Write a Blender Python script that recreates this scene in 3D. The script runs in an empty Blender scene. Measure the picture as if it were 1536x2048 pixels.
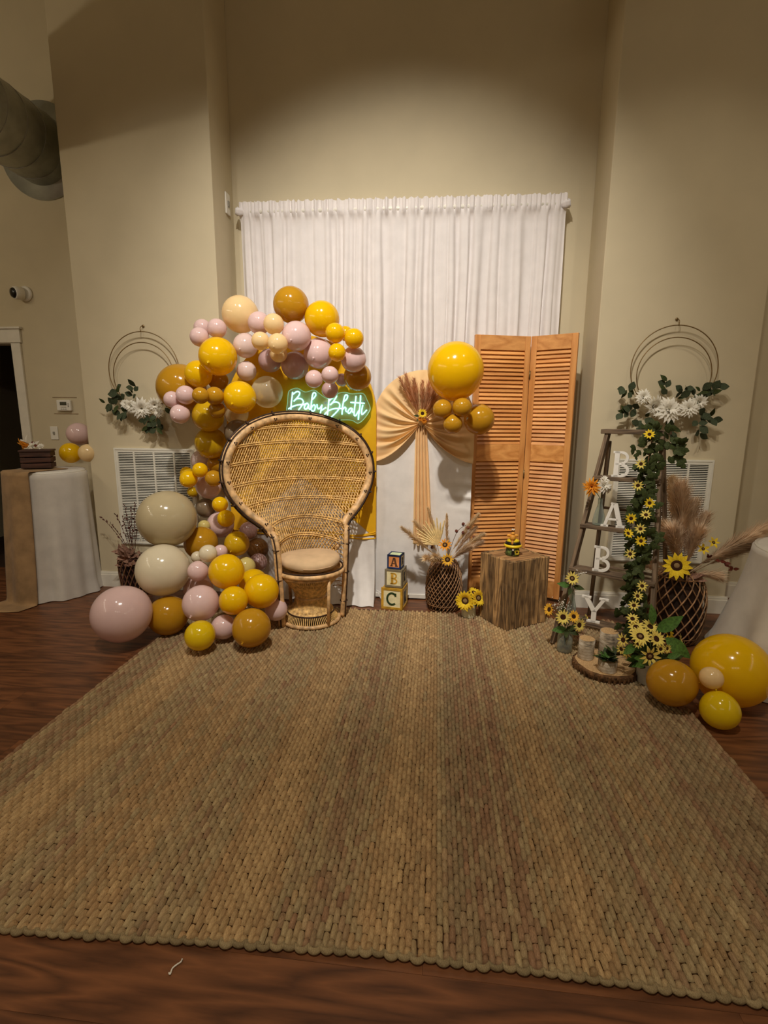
import bpy, math, random
import numpy as np
from mathutils import Vector, Matrix, Quaternion
random.seed(7); rng = np.random.default_rng(7)
S = bpy.context.scene; COL = S.collection
PI = math.pi
def R(a): return math.radians(a)

# ------------------------------------------------------------------ camera
F_PX = 1000.0; CAM = Vector((0, 0, 1.42))
pitch, yaw, roll = R(10.62), R(-5.92), R(0.45)
FW = Vector((math.sin(yaw)*math.cos(pitch), math.cos(yaw)*math.cos(pitch), -math.sin(pitch)))
R0 = Vector((math.cos(yaw), -math.sin(yaw), 0)); U0 = R0.cross(FW)
RT = math.cos(roll)*R0 + math.sin(roll)*U0; UP = -math.sin(roll)*R0 + math.cos(roll)*U0
cd = bpy.data.cameras.new('camera'); cam = bpy.data.objects.new('camera', cd); COL.objects.link(cam)
M = Matrix((RT, UP, -FW)).transposed().to_4x4(); M.translation = CAM; cam.matrix_world = M
cd.sensor_fit = 'VERTICAL'; cd.sensor_height = 36; cd.lens = 36*F_PX/2048; cd.clip_start = .05
S.camera = cam
def ray(x, y): return FW + (x-768)/F_PX*RT - (y-1024)/F_PX*UP
def at(x, y, Y):                       # the point of the room at depth Y that is seen at photo position x, y
    d = ray(x, y); return CAM + d*(Y/d.y)
def fl(x, y, z=0):
    d = ray(x, y); return CAM + d*((z-CAM.z)/d.z)

# ------------------------------------------------------------------ world, lights, exposure
W = bpy.data.worlds.new('world'); S.world = W; W.use_nodes = True
W.node_tree.nodes['Background'].inputs[0].default_value = (.9, .75, .5, 1)
W.node_tree.nodes['Background'].inputs[1].default_value = .02
S.view_settings.view_transform = 'Standard'; S.view_settings.look = 'None'
S.view_settings.exposure = 0.0; S.view_settings.gamma = 1.0; S.view_settings.use_curve_mapping = False
def spot(name, loc, tgt, watt, ang, blend, col, size=.06):
    l = bpy.data.lights.new(name, 'SPOT'); l.energy = watt; l.spot_size = R(ang); l.spot_blend = blend; l.color = col; l.shadow_soft_size = size
    o = bpy.data.objects.new(name, l); COL.objects.link(o); o.location = loc
    o.rotation_euler = (Vector(tgt)-Vector(loc)).to_track_quat('-Z', 'Y').to_euler(); return o
def bulb(name, loc, watt, col, size=.04):
    l = bpy.data.lights.new(name, 'POINT'); l.energy = watt; l.color = col; l.shadow_soft_size = size
    o = bpy.data.objects.new(name, l); COL.objects.link(o); o.location = loc; return o
WARM = (1.0, .89, .73); WARM2 = (1.0, .88, .70); NEUT = (1.0, .94, .86)
CEIL = 6.2
spot('track_spot', (-.35, .75, 4.75), (-.35, 4.1, 1.42), 600, 66, .95, NEUT, .06)
spot('track_spot', (-1.95, .95, 4.75), (-1.6, 4.0, 1.0), 75, 62, .7, NEUT, .06)
spot('track_spot', (1.75, 1.6, 4.75), (1.5, 4.0, .9), 48, 62, .7, WARM, .06)
spot('downlight', (-.3, -.2, CEIL-.05), (-.3, .5, 0), 420, 110, .8, WARM, .07)
for i in range(8): bulb('string_bulb', (-4.6, 2.3-.62*i, 3.0+.03*(i % 2)), 7.5, WARM2, .035)
for i in range(8): bulb('string_bulb', (3.7, 2.0-.62*i, 2.9+.03*(i % 2)), 4.0, WARM2, .035)
for i in range(3): bulb('chandelier_bulb', (-.9+.75*i, -2.2, 3.3), 9, WARM2, .05)

# ------------------------------------------------------------------ materials
def lin(c): return tuple(((v/255)/12.92 if v/255 <= .04045 else ((v/255+.055)/1.055)**2.4) for v in c)
MATS = {}
class NT:
    def __init__(s, name):
        s.m = bpy.data.materials.new(name); s.m.use_nodes = True; s.t = s.m.node_tree; s.n = s.t.nodes; s.l = s.t.links
        s.b = s.n['Principled BSDF']; MATS[name] = s.m
    def add(s, kind, **kw):
        n = s.n.new(kind)
        for k, v in kw.items():
            if hasattr(n, k): setattr(n, k, v)
        return n
    def link(s, a, b): s.l.new(a, b)
    def ramp(s, fac, stops):
        r = s.add('ShaderNodeValToRGB'); e = r.color_ramp.elements
        while len(e) < len(stops): e.new(.5)
        for x, (p, c) in zip(e, stops): x.position = p; x.color = (*lin(c), 1)
        s.link(fac, r.inputs[0]); return r.outputs[0]
    def coords(s, scale=(1,1,1), kind='Object'):
        tc = s.add('ShaderNodeTexCoord'); mp = s.add('ShaderNodeMapping'); mp.inputs['Scale'].default_value = scale
        s.link(tc.outputs[kind], mp.inputs[0]); return mp.outputs[0]
    def noise(s, vec, scale, detail=3, rough=.55):
        n = s.add('ShaderNodeTexNoise'); n.inputs['Scale'].default_value = scale; n.inputs['Detail'].default_value = detail; n.inputs['Roughness'].default_value = rough
        s.link(vec, n.inputs['Vector']); return n.outputs['Fac']
    def bump(s, h, strength=.3, dist=.01):
        b = s.add('ShaderNodeBump'); b.inputs['Strength'].default_value = strength; b.inputs['Distance'].default_value = dist
        s.link(h, b.inputs['Height']); s.link(b.outputs[0], s.b.inputs['Normal'])
def plain(name, c, rough=.5, spec=.5, metal=0, var=.12, scale=12, bump=0, stretch=(1,1,1), coat=0):
    t = NT(name); v = t.coords(stretch); f = t.noise(v, scale)
    a = tuple(max(0, x*(1-var)) for x in c); b = tuple(min(255, x*(1+var)) for x in c)
    t.link(t.ramp(f, [(.3, a), (.7, b)]), t.b.inputs['Base Color'])
    t.b.inputs['Roughness'].default_value = rough; t.b.inputs['Specular IOR Level'].default_value = spec; t.b.inputs['Metallic'].default_value = metal
    if coat: t.b.inputs['Coat Weight'].default_value = coat; t.b.inputs['Coat Roughness'].default_value = .05
    if bump: t.bump(f, bump, .01)
    return t.m
def cloth(name, c, var=.05, rough=.9, trans=0, weave=700):
    t = NT(name); v = t.coords(); f = t.noise(v, 9); w = t.noise(v, weave, 1)
    t.link(t.ramp(f, [(.3, tuple(x*(1-var) for x in c)), (.7, tuple(min(255, x*(1+var)) for x in c))]), t.b.inputs['Base Color'])
    t.b.inputs['Roughness'].default_value = rough; t.b.inputs['Specular IOR Level'].default_value = .15; t.b.inputs['Sheen Weight'].default_value = .1
    t.bump(w, .15, .002)
    if trans:
        tr = t.add('ShaderNodeBsdfTranslucent'); tr.inputs[0].default_value = (*lin(c), 1); mx = t.add('ShaderNodeMixShader'); mx.inputs[0].default_value = trans
        t.link(t.b.outputs[0], mx.inputs[1]); t.link(tr.outputs[0], mx.inputs[2]); t.link(mx.outputs[0], t.n['Material Output'].inputs[0])
    return t.m
def wood(name, dark, light, scale=1.0, axis='Z', rough=.55, rnd=True, ring=6, bump=.15, coat=0, tv=0):
    t = NT(name); st = {'X': (.12, 1, 1), 'Y': (1, .12, 1), 'Z': (1, 1, .12)}[axis]
    tc = t.add('ShaderNodeTexCoord'); mp = t.add('ShaderNodeMapping'); mp.inputs['Scale'].default_value = st; t.link(tc.outputs['Object'], mp.inputs[0])
    vec = mp.outputs[0]
    if rnd:
        oi = t.add('ShaderNodeObjectInfo'); mu = t.add('ShaderNodeMath', operation='MULTIPLY'); mu.inputs[1].default_value = 37.0; t.link(oi.outputs['Random'], mu.inputs[0])
        ad = t.add('ShaderNodeVectorMath', operation='ADD'); t.link(vec, ad.inputs[0]); t.link(mu.outputs[0], ad.inputs[1]); vec = ad.outputs[0]
    n1 = t.noise(vec, ring*scale, 2); n2 = t.noise(vec, 60*scale, 4, .65)
    m1 = t.add('ShaderNodeMath', operation='MULTIPLY'); m1.inputs[1].default_value = 13; t.link(n1, m1.inputs[0])
    fr = t.add('ShaderNodeMath', operation='PINGPONG'); fr.inputs[1].default_value = 1; t.link(m1.outputs[0], fr.inputs[0])
    mx = t.add('ShaderNodeMath', operation='MULTIPLY_ADD'); mx.inputs[1].default_value = .5; t.link(fr.outputs[0], mx.inputs[0])
    m2 = t.add('ShaderNodeMath', operation='MULTIPLY'); m2.inputs[1].default_value = .6; t.link(n2, m2.inputs[0]); t.link(m2.outputs[0], mx.inputs[2])
    col_ = t.ramp(mx.outputs[0], [(.15, dark), (.85, light)])
    if tv and rnd:
        hs = t.add('ShaderNodeHueSaturation'); mr = t.add('ShaderNodeMapRange'); mr.inputs['To Min'].default_value = 1-tv; mr.inputs['To Max'].default_value = 1+tv*.6
        t.link(oi.outputs['Random'], mr.inputs['Value']); t.link(mr.outputs[0], hs.inputs['Value']); t.link(col_, hs.inputs['Color']); col_ = hs.outputs[0]
    t.link(col_, t.b.inputs['Base Color']); t.b.inputs['Roughness'].default_value = rough
    if coat: t.b.inputs['Coat Weight'].default_value = coat; t.b.inputs['Coat Roughness'].default_value = .25
    t.bump(mx.outputs[0], bump, .004); return t.m
def latex(name, c, trans=.3, rough=.13, clear=0):
    t = NT(name); L = (*lin(c), 1); v = t.coords(); f = t.noise(v, 3)
    t.link(t.ramp(f, [(.2, tuple(x*.97 for x in c)), (.8, c)]), t.b.inputs['Base Color'])
    t.b.inputs['Roughness'].default_value = rough; t.b.inputs['Specular IOR Level'].default_value = .55
    tr = t.add('ShaderNodeBsdfTranslucent'); tr.inputs[0].default_value = L; mx = t.add('ShaderNodeMixShader'); mx.inputs[0].default_value = trans
    t.link(t.b.outputs[0], mx.inputs[1]); t.link(tr.outputs[0], mx.inputs[2]); out = mx.outputs[0]
    if clear:
        tp = t.add('ShaderNodeBsdfTransparent'); tp.inputs[0].default_value = (*[min(1, x**.35) for x in lin(c)], 1)
        lw = t.add('ShaderNodeLayerWeight'); lw.inputs[0].default_value = .35
        iv = t.add('ShaderNodeMath', operation='MULTIPLY_ADD'); iv.inputs[1].default_value = -clear; iv.inputs[2].default_value = clear; t.link(lw.outputs['Facing'], iv.inputs[0])
        m2 = t.add('ShaderNodeMixShader'); t.link(iv.outputs[0], m2.inputs[0]); t.link(out, m2.inputs[1]); t.link(tp.outputs[0], m2.inputs[2]); out = m2.outputs[0]
    t.link(out, t.n['Material Output'].inputs[0]); return t.m
def emit(name, c, k):
    t = NT(name); t.b.inputs['Base Color'].default_value = (*lin(c), 1); t.b.inputs['Emission Color'].default_value = (*lin(c), 1); t.b.inputs['Emission Strength'].default_value = k; return t.m
def glass(name, c=(235, 240, 235), alpha=.25, rough=.03):
    t = NT(name); t.b.inputs['Base Color'].default_value = (*lin(c), 1); t.b.inputs['Roughness'].default_value = rough
    tp = t.add('ShaderNodeBsdfTransparent'); tp.inputs[0].default_value = (*lin(c), 1)
    lw = t.add('ShaderNodeLayerWeight'); lw.inputs[0].default_value = .3
    ma = t.add('ShaderNodeMath', operation='MULTIPLY_ADD'); ma.inputs[1].default_value = .75; ma.inputs[2].default_value = alpha; t.link(lw.outputs['Facing'], ma.inputs[0])
    mx = t.add('ShaderNodeMixShader'); t.link(ma.outputs[0], mx.inputs[0]); t.link(tp.outputs[0], mx.inputs[1]); t.link(t.b.outputs[0], mx.inputs[2])
    t.link(mx.outputs[0], t.n['Material Output'].inputs[0]); return t.m

M_WALL = plain('wall_paint', (204, 191, 161), .85, .2, var=.015, scale=3)
M_CEIL = plain('ceiling_paint', (205, 195, 172), .9, .2, var=.02)
M_TRIM = plain('trim_paint', (226, 220, 205), .45, .4, var=.02)
M_FLOOR = wood('floor_wood', (66, 37, 20), (128, 80, 48), 1.0, 'X', .42, True, 10, .06, 0, .12)
M_SUB = plain('subfloor', (50, 28, 14), .8)
M_WHITE = cloth('curtain_cloth', (236, 230, 228), .02, .85, .12)
M_WHITE2 = cloth('spandex_cloth', (226, 222, 218), .03, .6, 0)
M_TABLE = cloth('table_cloth', (214, 208, 198), .03, .8, .05)
M_BURLAP = cloth('burlap', (156, 126, 90), .1, .95, 0, 300)
M_YELLOW = cloth('yellow_cloth', (236, 182, 32), .04, .75, .1)
M_PEACH = cloth('peach_cloth', (246, 210, 156), .03, .7, .15)
M_CUSH = cloth('cushion_cloth', (206, 176, 138), .05, .95)
M_RATTAN = plain('rattan', (216, 172, 108), .5, .4, var=.22, scale=40, bump=.2)
M_RATTAN2 = plain('rattan_wrap', (204, 166, 118), .45, .4, var=.2, scale=25, bump=.2)
M_RDARK = plain('rattan_dark', (52, 34, 22), .55, .3, var=.3, scale=30)
M_SCREEN = wood('screen_pine', (190, 122, 58), (228, 164, 94), 1.6, 'X', .42, True, 4, .08, .2, .12)
M_SCREENV = wood('screen_pine_upright', (186, 118, 56), (222, 158, 90), 1.6, 'Z', .42, True, 4, .08, .2)
M_BOX = wood('weathered_plank', (58, 38, 22), (190, 150, 98), 1.2, 'Z', .8, True, 9, 1.0, 0, .5)
M_LADDER = wood('old_ladder_wood', (62, 48, 36), (132, 110, 86), 2.0, 'Z', .8, True, 7, .5, 0, .2)
M_TWIG = plain('twig', (118, 86, 58), .7, .3, var=.35, scale=30, bump=.3)
M_TWIGL = plain('twig_light', (150, 116, 84), .7, .3, var=.3, scale=30, bump=.3)
M_JARDARK = plain('dark_jar', (44, 28, 18), .6, .3, var=.3)
M_PAMPAS = cloth('pampas', (232, 206, 166), .12, .95, .3)
M_PAMPAS2 = cloth('pampas_brown', (224, 198, 168), .15, .95, .3)
M_PALM = plain('dried_palm', (232, 206, 148), .7, .3, var=.1, scale=30)
M_RUST = plain('rust_dried', (96, 44, 28), .7, .3, var=.3)
M_MAROON = plain('maroon_leaf', (78, 46, 38), .7, .3, var=.3)
M_LEAF = plain('ivy_leaf', (50, 58, 28), .7, .2, var=.35, scale=8)
M_LEAF2 = plain('eucalyptus_leaf', (60, 68, 48), .75, .2, var=.25, scale=10)
M_LEAF3 = plain('bright_leaf', (70, 104, 46), .5, .4, var=.25)
M_PETAL = cloth('sunflower_petal', (250, 206, 48), .1, .6, .2)
M_PETALP = cloth('pale_sunflower_petal', (246, 214, 110), .12, .6, .2)
M_PETALO = cloth('orange_petal', (236, 150, 40), .15, .6, .2)
M_PETALW = cloth('white_petal', (246, 242, 230), .03, .7, .25)
M_DISC = plain('flower_disc', (62, 36, 20), .9, .2, var=.4, scale=60, bump=.6)
M_DISC2 = plain('flower_disc_light', (150, 124, 84), .9, .2, var=.3, scale=80, bump=.6)
M_STEM = plain('stem', (74, 88, 44), .6, .3)
M_BROWNSTEM = plain('brown_stem', (104, 76, 48), .7, .3)
M_METALW = plain('vent_enamel', (222, 218, 204), .5, .4, var=.02)
M_VENTDARK = plain('vent_shadow_filter', (26, 22, 17), .9, .1, var=.1)  # near-black colour paints the shade of the recess behind the slats
M_GALV = plain('galvanised_steel', (176, 178, 166), .42, .5, .2, var=.15, scale=5)
M_GALV2 = plain('galvanised_flange', (186, 190, 180), .4, .5, .6, var=.1, scale=5)
M_PLW = plain('white_plastic', (232, 228, 216), .4, .5, var=.01)
M_PLK = plain('black_plastic', (18, 17, 16), .25, .5, var=.1)
M_LCD = plain('lcd_grey', (70, 70, 56), .3, .5, var=.1)
M_GREYP = plain('grey_plastic', (140, 136, 126), .4, .5, var=.1)
M_WOODDK = wood('dark_crate_wood', (44, 26, 20), (92, 58, 44), 1.5, 'X', .7, True, 6, .4)
M_LETTER = plain('white_letter', (238, 234, 226), .55, .4, var=.02)
M_HOOP = plain('brass_hoop', (128, 104, 66), .4, .5, .6, var=.1)
M_TIN = plain('whitewashed_tin', (206, 204, 176), .5, .4, .1, var=.08, scale=25)
M_POT = plain('white_enamel', (208, 206, 200), .35, .5, var=.05)
M_CUTWOOD = wood('cut_wood', (170, 132, 86), (214, 180, 132), 3, 'Z', .7, True, 12, .2)
M_BARK = plain('bark', (96, 70, 46), .9, .2, var=.4, scale=30, bump=.8)
M_DOORWAY = plain('unlit_room_shade', (52, 54, 54), .9, .2, var=.05)  # dark grey puts the unlit room's darkness into the wall colour
def birch():
    t = NT('birch_bark'); v = t.coords((1, 1, 6)); f = t.noise(v, 14, 4, .7); v2 = t.coords((1, 1, 1)); g = t.noise(v2, 10, 3)
    mu = t.add('ShaderNodeMath', operation='MULTIPLY'); t.link(f, mu.inputs[0]); t.link(g, mu.inputs[1])
    t.link(t.ramp(mu.outputs[0], [(.12, (52, 44, 36)), (.2, (166, 150, 126)), (.34, (214, 204, 186))]), t.b.inputs['Base Color'])
    t.b.inputs['Roughness'].default_value = .8; t.bump(f, .3, .004); return t.m
M_BIRCH = birch()
M_NEON = emit('neon_tube', (165, 255, 246), 2.4)
M_EDGEGLOW = emit('neon_glow_edge', (190, 240, 190), .25)  # faint emission put in for neon light caught by the acrylic edge
def acrylic():
    t = NT('clear_acrylic'); t.b.inputs['Base Color'].default_value = (.75, .85, .85, 1); t.b.inputs['Roughness'].default_value = .08
    tp = t.add('ShaderNodeBsdfTransparent'); tp.inputs[0].default_value = (.93, .97, .97, 1); mx = t.add('ShaderNodeMixShader'); mx.inputs[0].default_value = .14
    t.link(tp.outputs[0], mx.inputs[1]); t.link(t.b.outputs[0], mx.inputs[2]); t.link(mx.outputs[0], t.n['Material Output'].inputs[0]); return t.m
M_ACR = acrylic()
M_GLASS = glass('bottle_glass', (214, 222, 214), .12)
BAL = {'Y': latex('latex_yellow', (252, 206, 14), .28), 'Z': latex('latex_bright_yellow', (244, 212, 24), .28), 'O': latex('latex_amber', (206, 152, 34), .25),
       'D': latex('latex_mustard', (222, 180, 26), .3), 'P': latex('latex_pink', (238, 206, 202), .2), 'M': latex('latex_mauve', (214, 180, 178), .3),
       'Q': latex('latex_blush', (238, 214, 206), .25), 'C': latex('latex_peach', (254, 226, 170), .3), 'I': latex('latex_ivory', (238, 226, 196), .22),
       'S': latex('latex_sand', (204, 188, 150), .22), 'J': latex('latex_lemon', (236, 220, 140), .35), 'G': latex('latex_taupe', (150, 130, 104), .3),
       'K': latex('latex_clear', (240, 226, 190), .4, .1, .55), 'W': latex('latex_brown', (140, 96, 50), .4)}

# ------------------------------------------------------------------ mesh helpers
class MB:
    def __init__(s): s.v = []; s.f = []
    def add(s, vs, fs):
        b = len(s.v); s.v += [tuple(p) for p in vs]; s.f += [tuple(i+b for i in f) for f in fs]; return s
    def box(s, a, b, mt=None, jit=0):
        x0, y0, z0 = a; x1, y1, z1 = b
        vs = [Vector(p) for p in ((x0,y0,z0),(x1,y0,z0),(x1,y1,z0),(x0,y1,z0),(x0,y0,z1),(x1,y0,z1),(x1,y1,z1),(x0,y1,z1))]
        if jit: vs = [p+Vector([random.uniform(-jit, jit) for _ in range(3)]) for p in vs]
        if mt is not None: vs = [mt @ p for p in vs]
        return s.add(vs, [(0,3,2,1),(4,5,6,7),(0,1,5,4),(1,2,6,5),(2,3,7,6),(3,0,4,7)])
    def tube(s, path, r, n=8, cap=True, closed=False):
        path = [Vector(p) for p in path]; m = len(path); rs = r if isinstance(r, (list, tuple)) else [r]*m
        vs = []; prev = None
        for i, p in enumerate(path):
            a = path[(i-1) % m] if closed else path[max(i-1, 0)]; b = path[(i+1) % m] if closed else path[min(i+1, m-1)]
            d = (b-a); d = d.normalized() if d.length > 1e-9 else Vector((0,0,1))
            if prev is None: u = d.orthogonal().normalized()
            else: u = prev-d*prev.dot(d); u = u.normalized() if u.length > 1e-6 else d.orthogonal().normalized()
            prev = u; w = d.cross(u)
            for k in range(n): t = 2*PI*k/n; vs.append(p+rs[i]*(math.cos(t)*u+math.sin(t)*w))
        fs = []
        for i in range(m if closed else m-1):
            j = (i+1) % m
            for k in range(n): fs.append((i*n+k, i*n+(k+1) % n, j*n+(k+1) % n, j*n+k))
        if cap and not closed: fs += [tuple(range(n-1, -1, -1)), tuple((m-1)*n+k for k in range(n))]
        return s.add(vs, fs)
    def lathe(s, prof, n=24, c=(0,0,0), fn=None, cap=True):
        c = Vector(c); vs = []
        for r, z in prof:
            for k in range(n):
                t = 2*PI*k/n; q = r*(fn(t, z) if fn else 1); vs.append(c+Vector((q*math.cos(t), q*math.sin(t), z)))
        fs = [(i*n+k, i*n+(k+1) % n, (i+1)*n+(k+1) % n, (i+1)*n+k) for i in range(len(prof)-1) for k in range(n)]
        if cap: fs += [tuple(range(n-1, -1, -1)), tuple((len(prof)-1)*n+k for k in range(n))]
        return s.add(vs, fs)
    def grid(s, fn, nu, nv):
        vs = [fn(i/nu, j/nv) for j in range(nv+1) for i in range(nu+1)]; w = nu+1
        return s.add(vs, [(j*w+i, j*w+i+1, (j+1)*w+i+1, (j+1)*w+i) for j in range(nv) for i in range(nu)])
    def prism(s, pts, d):             # planar outline pts extruded by vector d
        pts = [Vector(p) for p in pts]; n = len(pts); d = Vector(d)
        return s.add(pts+[p+d for p in pts], [tuple(range(n)), tuple(range(2*n-1, n-1, -1))]+[(i, n+i, n+(i+1) % n, (i+1) % n) for i in range(n)])
    def ball(s, c, r, n=10, m=7, sc=(1,1,1)):
        c = Vector(c); pr = [(max(1e-4, math.sin(PI*i/m)), -math.cos(PI*i/m)) for i in range(m+1)]
        vs = [c+Vector((r*sc[0]*q*math.cos(2*PI*k/n), r*sc[1]*q*math.sin(2*PI*k/n), r*sc[2]*z)) for q, z in pr for k in range(n)]
        return s.add(vs, [(i*n+k, i*n+(k+1) % n, (i+1)*n+(k+1) % n, (i+1)*n+k) for i in range(m) for k in range(n)])
    def xf(s, mt): s.v = [tuple(mt @ Vector(p)) for p in s.v]; return s
    def mesh(s, name, mat, smooth=True):
        me = bpy.data.meshes.new(name); me.from_pydata(s.v, [], s.f); me.materials.append(mat)
        if smooth: me.polygons.foreach_set('use_smooth', [True]*len(me.polygons))
        me.update(); return me
    def build(s, name, mat, parent=None, smooth=True, world=False):
        if world and parent is not None:
            r = parent
            while r.parent: r = r.parent
            o = Vector(r.location); s.v = [tuple(Vector(p)-o) for p in s.v]
        return put(name, s.mesh(name, mat, smooth), parent)
def put(name, me, parent=None, loc=None, rot=None, scale=None):
    o = bpy.data.objects.new(name, me); COL.objects.link(o)
    if parent is not None: o.parent = parent
    if loc is not None: o.location = loc
    if rot is not None:
        if isinstance(rot, Quaternion): o.rotation_mode = 'QUATERNION'; o.rotation_quaternion = rot
        else: o.rotation_euler = rot
    if scale is not None: o.scale = scale if not isinstance(scale, (int, float)) else (scale,)*3
    return o
def tag(o, label, cat, group=None):
    o['label'] = label; o['category'] = cat
    if group: o['group'] = group
    return o
def thing(name, label, cat, loc=(0,0,0), rz=0, group=None):
    o = bpy.data.objects.new(name, None); COL.objects.link(o); o.empty_display_size = .05
    o.location = loc; o.rotation_euler = (0, 0, rz); return tag(o, label, cat, group)
def struct(o): o['kind'] = 'structure'; return o
def stuff(o): o['kind'] = 'stuff'; return o
def bev(o, w=.003, seg=2):
    m = o.modifiers.new('bevel', 'BEVEL'); m.width = w; m.segments = seg; m.limit_method = 'ANGLE'; return o
def zto(n, spin=0):                    # rotation that turns local +Z to n
    return Vector(n).normalized().to_track_quat('Z', 'Y') @ Quaternion((0, 0, 1), spin)
def smoothpath(pts, k=6):
    P = [Vector(p) for p in pts]; out = []
    for i in range(len(P)-1):
        a = P[max(i-1, 0)]; b = P[i]; c = P[i+1]; d = P[min(i+2, len(P)-1)]
        for j in range(k):
            t = j/k; out.append(.5*((2*b)+(c-a)*t+(2*a-5*b+4*c-d)*t*t+(3*b-a-3*c+d)*t**3))
    out.append(P[-1]); return out
# ------------------------------------------------------------------ the room
YB, YP = 4.18, 3.80                    # back wall plane, front of the two wall piers
XL0, XL1, XR0, XR1 = -2.80, -1.65, 1.10, 2.17
floor = struct(MB().box((-5.2, -5, -.08), (4.5, 7.2, -.022)).build('floor', M_SUB, None, False))
PW, PL = .19, 2.1
pm = {}
def plank(x0, x1, y0, y1):
    k = (round(x1-x0, 3), round(y1-y0, 3))
    if k not in pm:
        a, b = k[0]/2, k[1]/2; e = .0004
        vs = [(-a, -b, -.02), (a, -b, -.02), (a, b, -.02), (-a, b, -.02), (-a+e*.3, -b+e*.3, -.0015), (a-e*.3, -b+e*.3, -.0015), (a-e*.3, b-e*.3, -.0015), (-a+e*.3, b-e*.3, -.0015),
              (-a+e, -b+e, 0), (a-e, -b+e, 0), (a-e, b-e, 0), (-a+e, b-e, 0)]
        fs = [(0,1,5,4),(1,2,6,5),(2,3,7,6),(3,0,4,7),(4,5,9,8),(5,6,10,9),(6,7,11,10),(7,4,8,11),(8,9,10,11)]
        pm[k] = MB().add(vs, fs).mesh('plank', M_FLOOR, False)
    put('plank', pm[k], floor, ((x0+x1)/2, (y0+y1)/2, 0))
row = 0; y = .30
while y < YB:
    x = -5.2-[.55, .12, .81, .33, 1.1][row % 5]; y1 = min(y+PW, YB)
    while x < 4.5:
        x0, x1 = max(x, -5.2), min(x+PL, 4.5)
        if x1-x0 > .02: plank(x0, x1, y, y1)
        x += PL
    y += PW; row += 1
struct(MB().box((-5.2, -5, CEIL), (4.5, 7.2, CEIL+.1)).build('ceiling', M_CEIL, None, False))
DX0, DX1, DZ = -4.56, -3.70, 2.035     # door opening
wb = MB().box((DX1, YB, -.02), (4.5, YB+.12, CEIL)).box((-5.2, YB, -.02), (DX0, YB+.12, CEIL)).box((DX0, YB, DZ), (DX1, YB+.12, CEIL))
struct(wb.build('wall_back', M_WALL, None, False))
struct(bev(MB().box((XL0, YP, -.02), (XL1, YB, CEIL)).build('wall_left_pier', M_WALL, None, False), .006))
struct(bev(MB().box((XR0, YP, -.02), (XR1, YB, CEIL)).build('wall_right_pier', M_WALL, None, False), .006))
struct(MB().box((-5.3, -5, -.02), (-5.2, 7.2, CEIL)).build('wall_left', M_WALL, None, False))
struct(MB().box((4.5, -5, -.02), (4.6, 7.2, CEIL)).build('wall_right', M_WALL, None, False))
struct(MB().box((-5.2, -5.1, -.02), (4.5, -5, CEIL)).build('wall_front', M_WALL, None, False))
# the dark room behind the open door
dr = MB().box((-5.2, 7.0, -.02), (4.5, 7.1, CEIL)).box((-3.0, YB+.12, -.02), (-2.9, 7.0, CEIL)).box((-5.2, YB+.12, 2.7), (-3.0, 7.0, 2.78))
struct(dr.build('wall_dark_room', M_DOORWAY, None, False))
def casing(m, x0, x1, z0, z1): m.box((x0, YB-.018, z0), (x1, YB, z1))
d1 = struct(MB().box((DX1-.002, YB-.005, 0), (DX1+.016, YB+.12, DZ)).box((DX0-.016, YB-.005, 0), (DX0+.002, YB+.12, DZ)).box((DX0, YB-.005, DZ-.002), (DX1, YB+.12, DZ+.014)).build('door_1', M_TRIM, None, False))
for n, b in (('casing', ((DX1+.005, YB-.018, 0), (DX1+.09, YB, DZ))), ('casing', ((DX0-.09, YB-.018, 0), (DX0-.005, YB, DZ))), ('head_casing', ((DX0-.1, YB-.02, DZ+.003), (DX1+.1, YB, DZ+.115))), ('cap_moulding', ((DX0-.115, YB-.034, DZ+.116), (DX1+.115, YB, DZ+.134)))):
    bev(MB().box(*b).build(n, M_TRIM, d1, False), .003)
# baseboards with a stepped cap
def baseboard(name, x0, x1, y, side=0):
    m = MB().box((x0, y-.016, 0), (x1, y, .105)).box((x0, y-.011, .105), (x1, y, .122)).box((x0, y-.006, .122), (x1, y, .132))
    struct(m.build(name, M_TRIM, None, False))
baseboard('baseboard_left_pier', XL0-.016, XL1+.016, YP); baseboard('baseboard_right_pier', XR0-.016, XR1+.016, YP)
baseboard('baseboard_back', XL1, XR0, YB); baseboard('baseboard_right', XR1, 4.5, YB); baseboard('baseboard_left', DX1+.09, XL0, YB)
def sideboard(name, x, s):
    m = MB().box((min(x, x+s*.016), YP, 0), (max(x, x+s*.016), YB-.016, .105)).box((min(x, x+s*.011), YP, .105), (max(x, x+s*.011), YB-.016, .122))
    struct(m.build(name, M_TRIM, None, False))
sideboard('baseboard_left_pier_side', XL0, -1); sideboard('baseboard_right_pier_side', XR1, 1)

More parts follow.
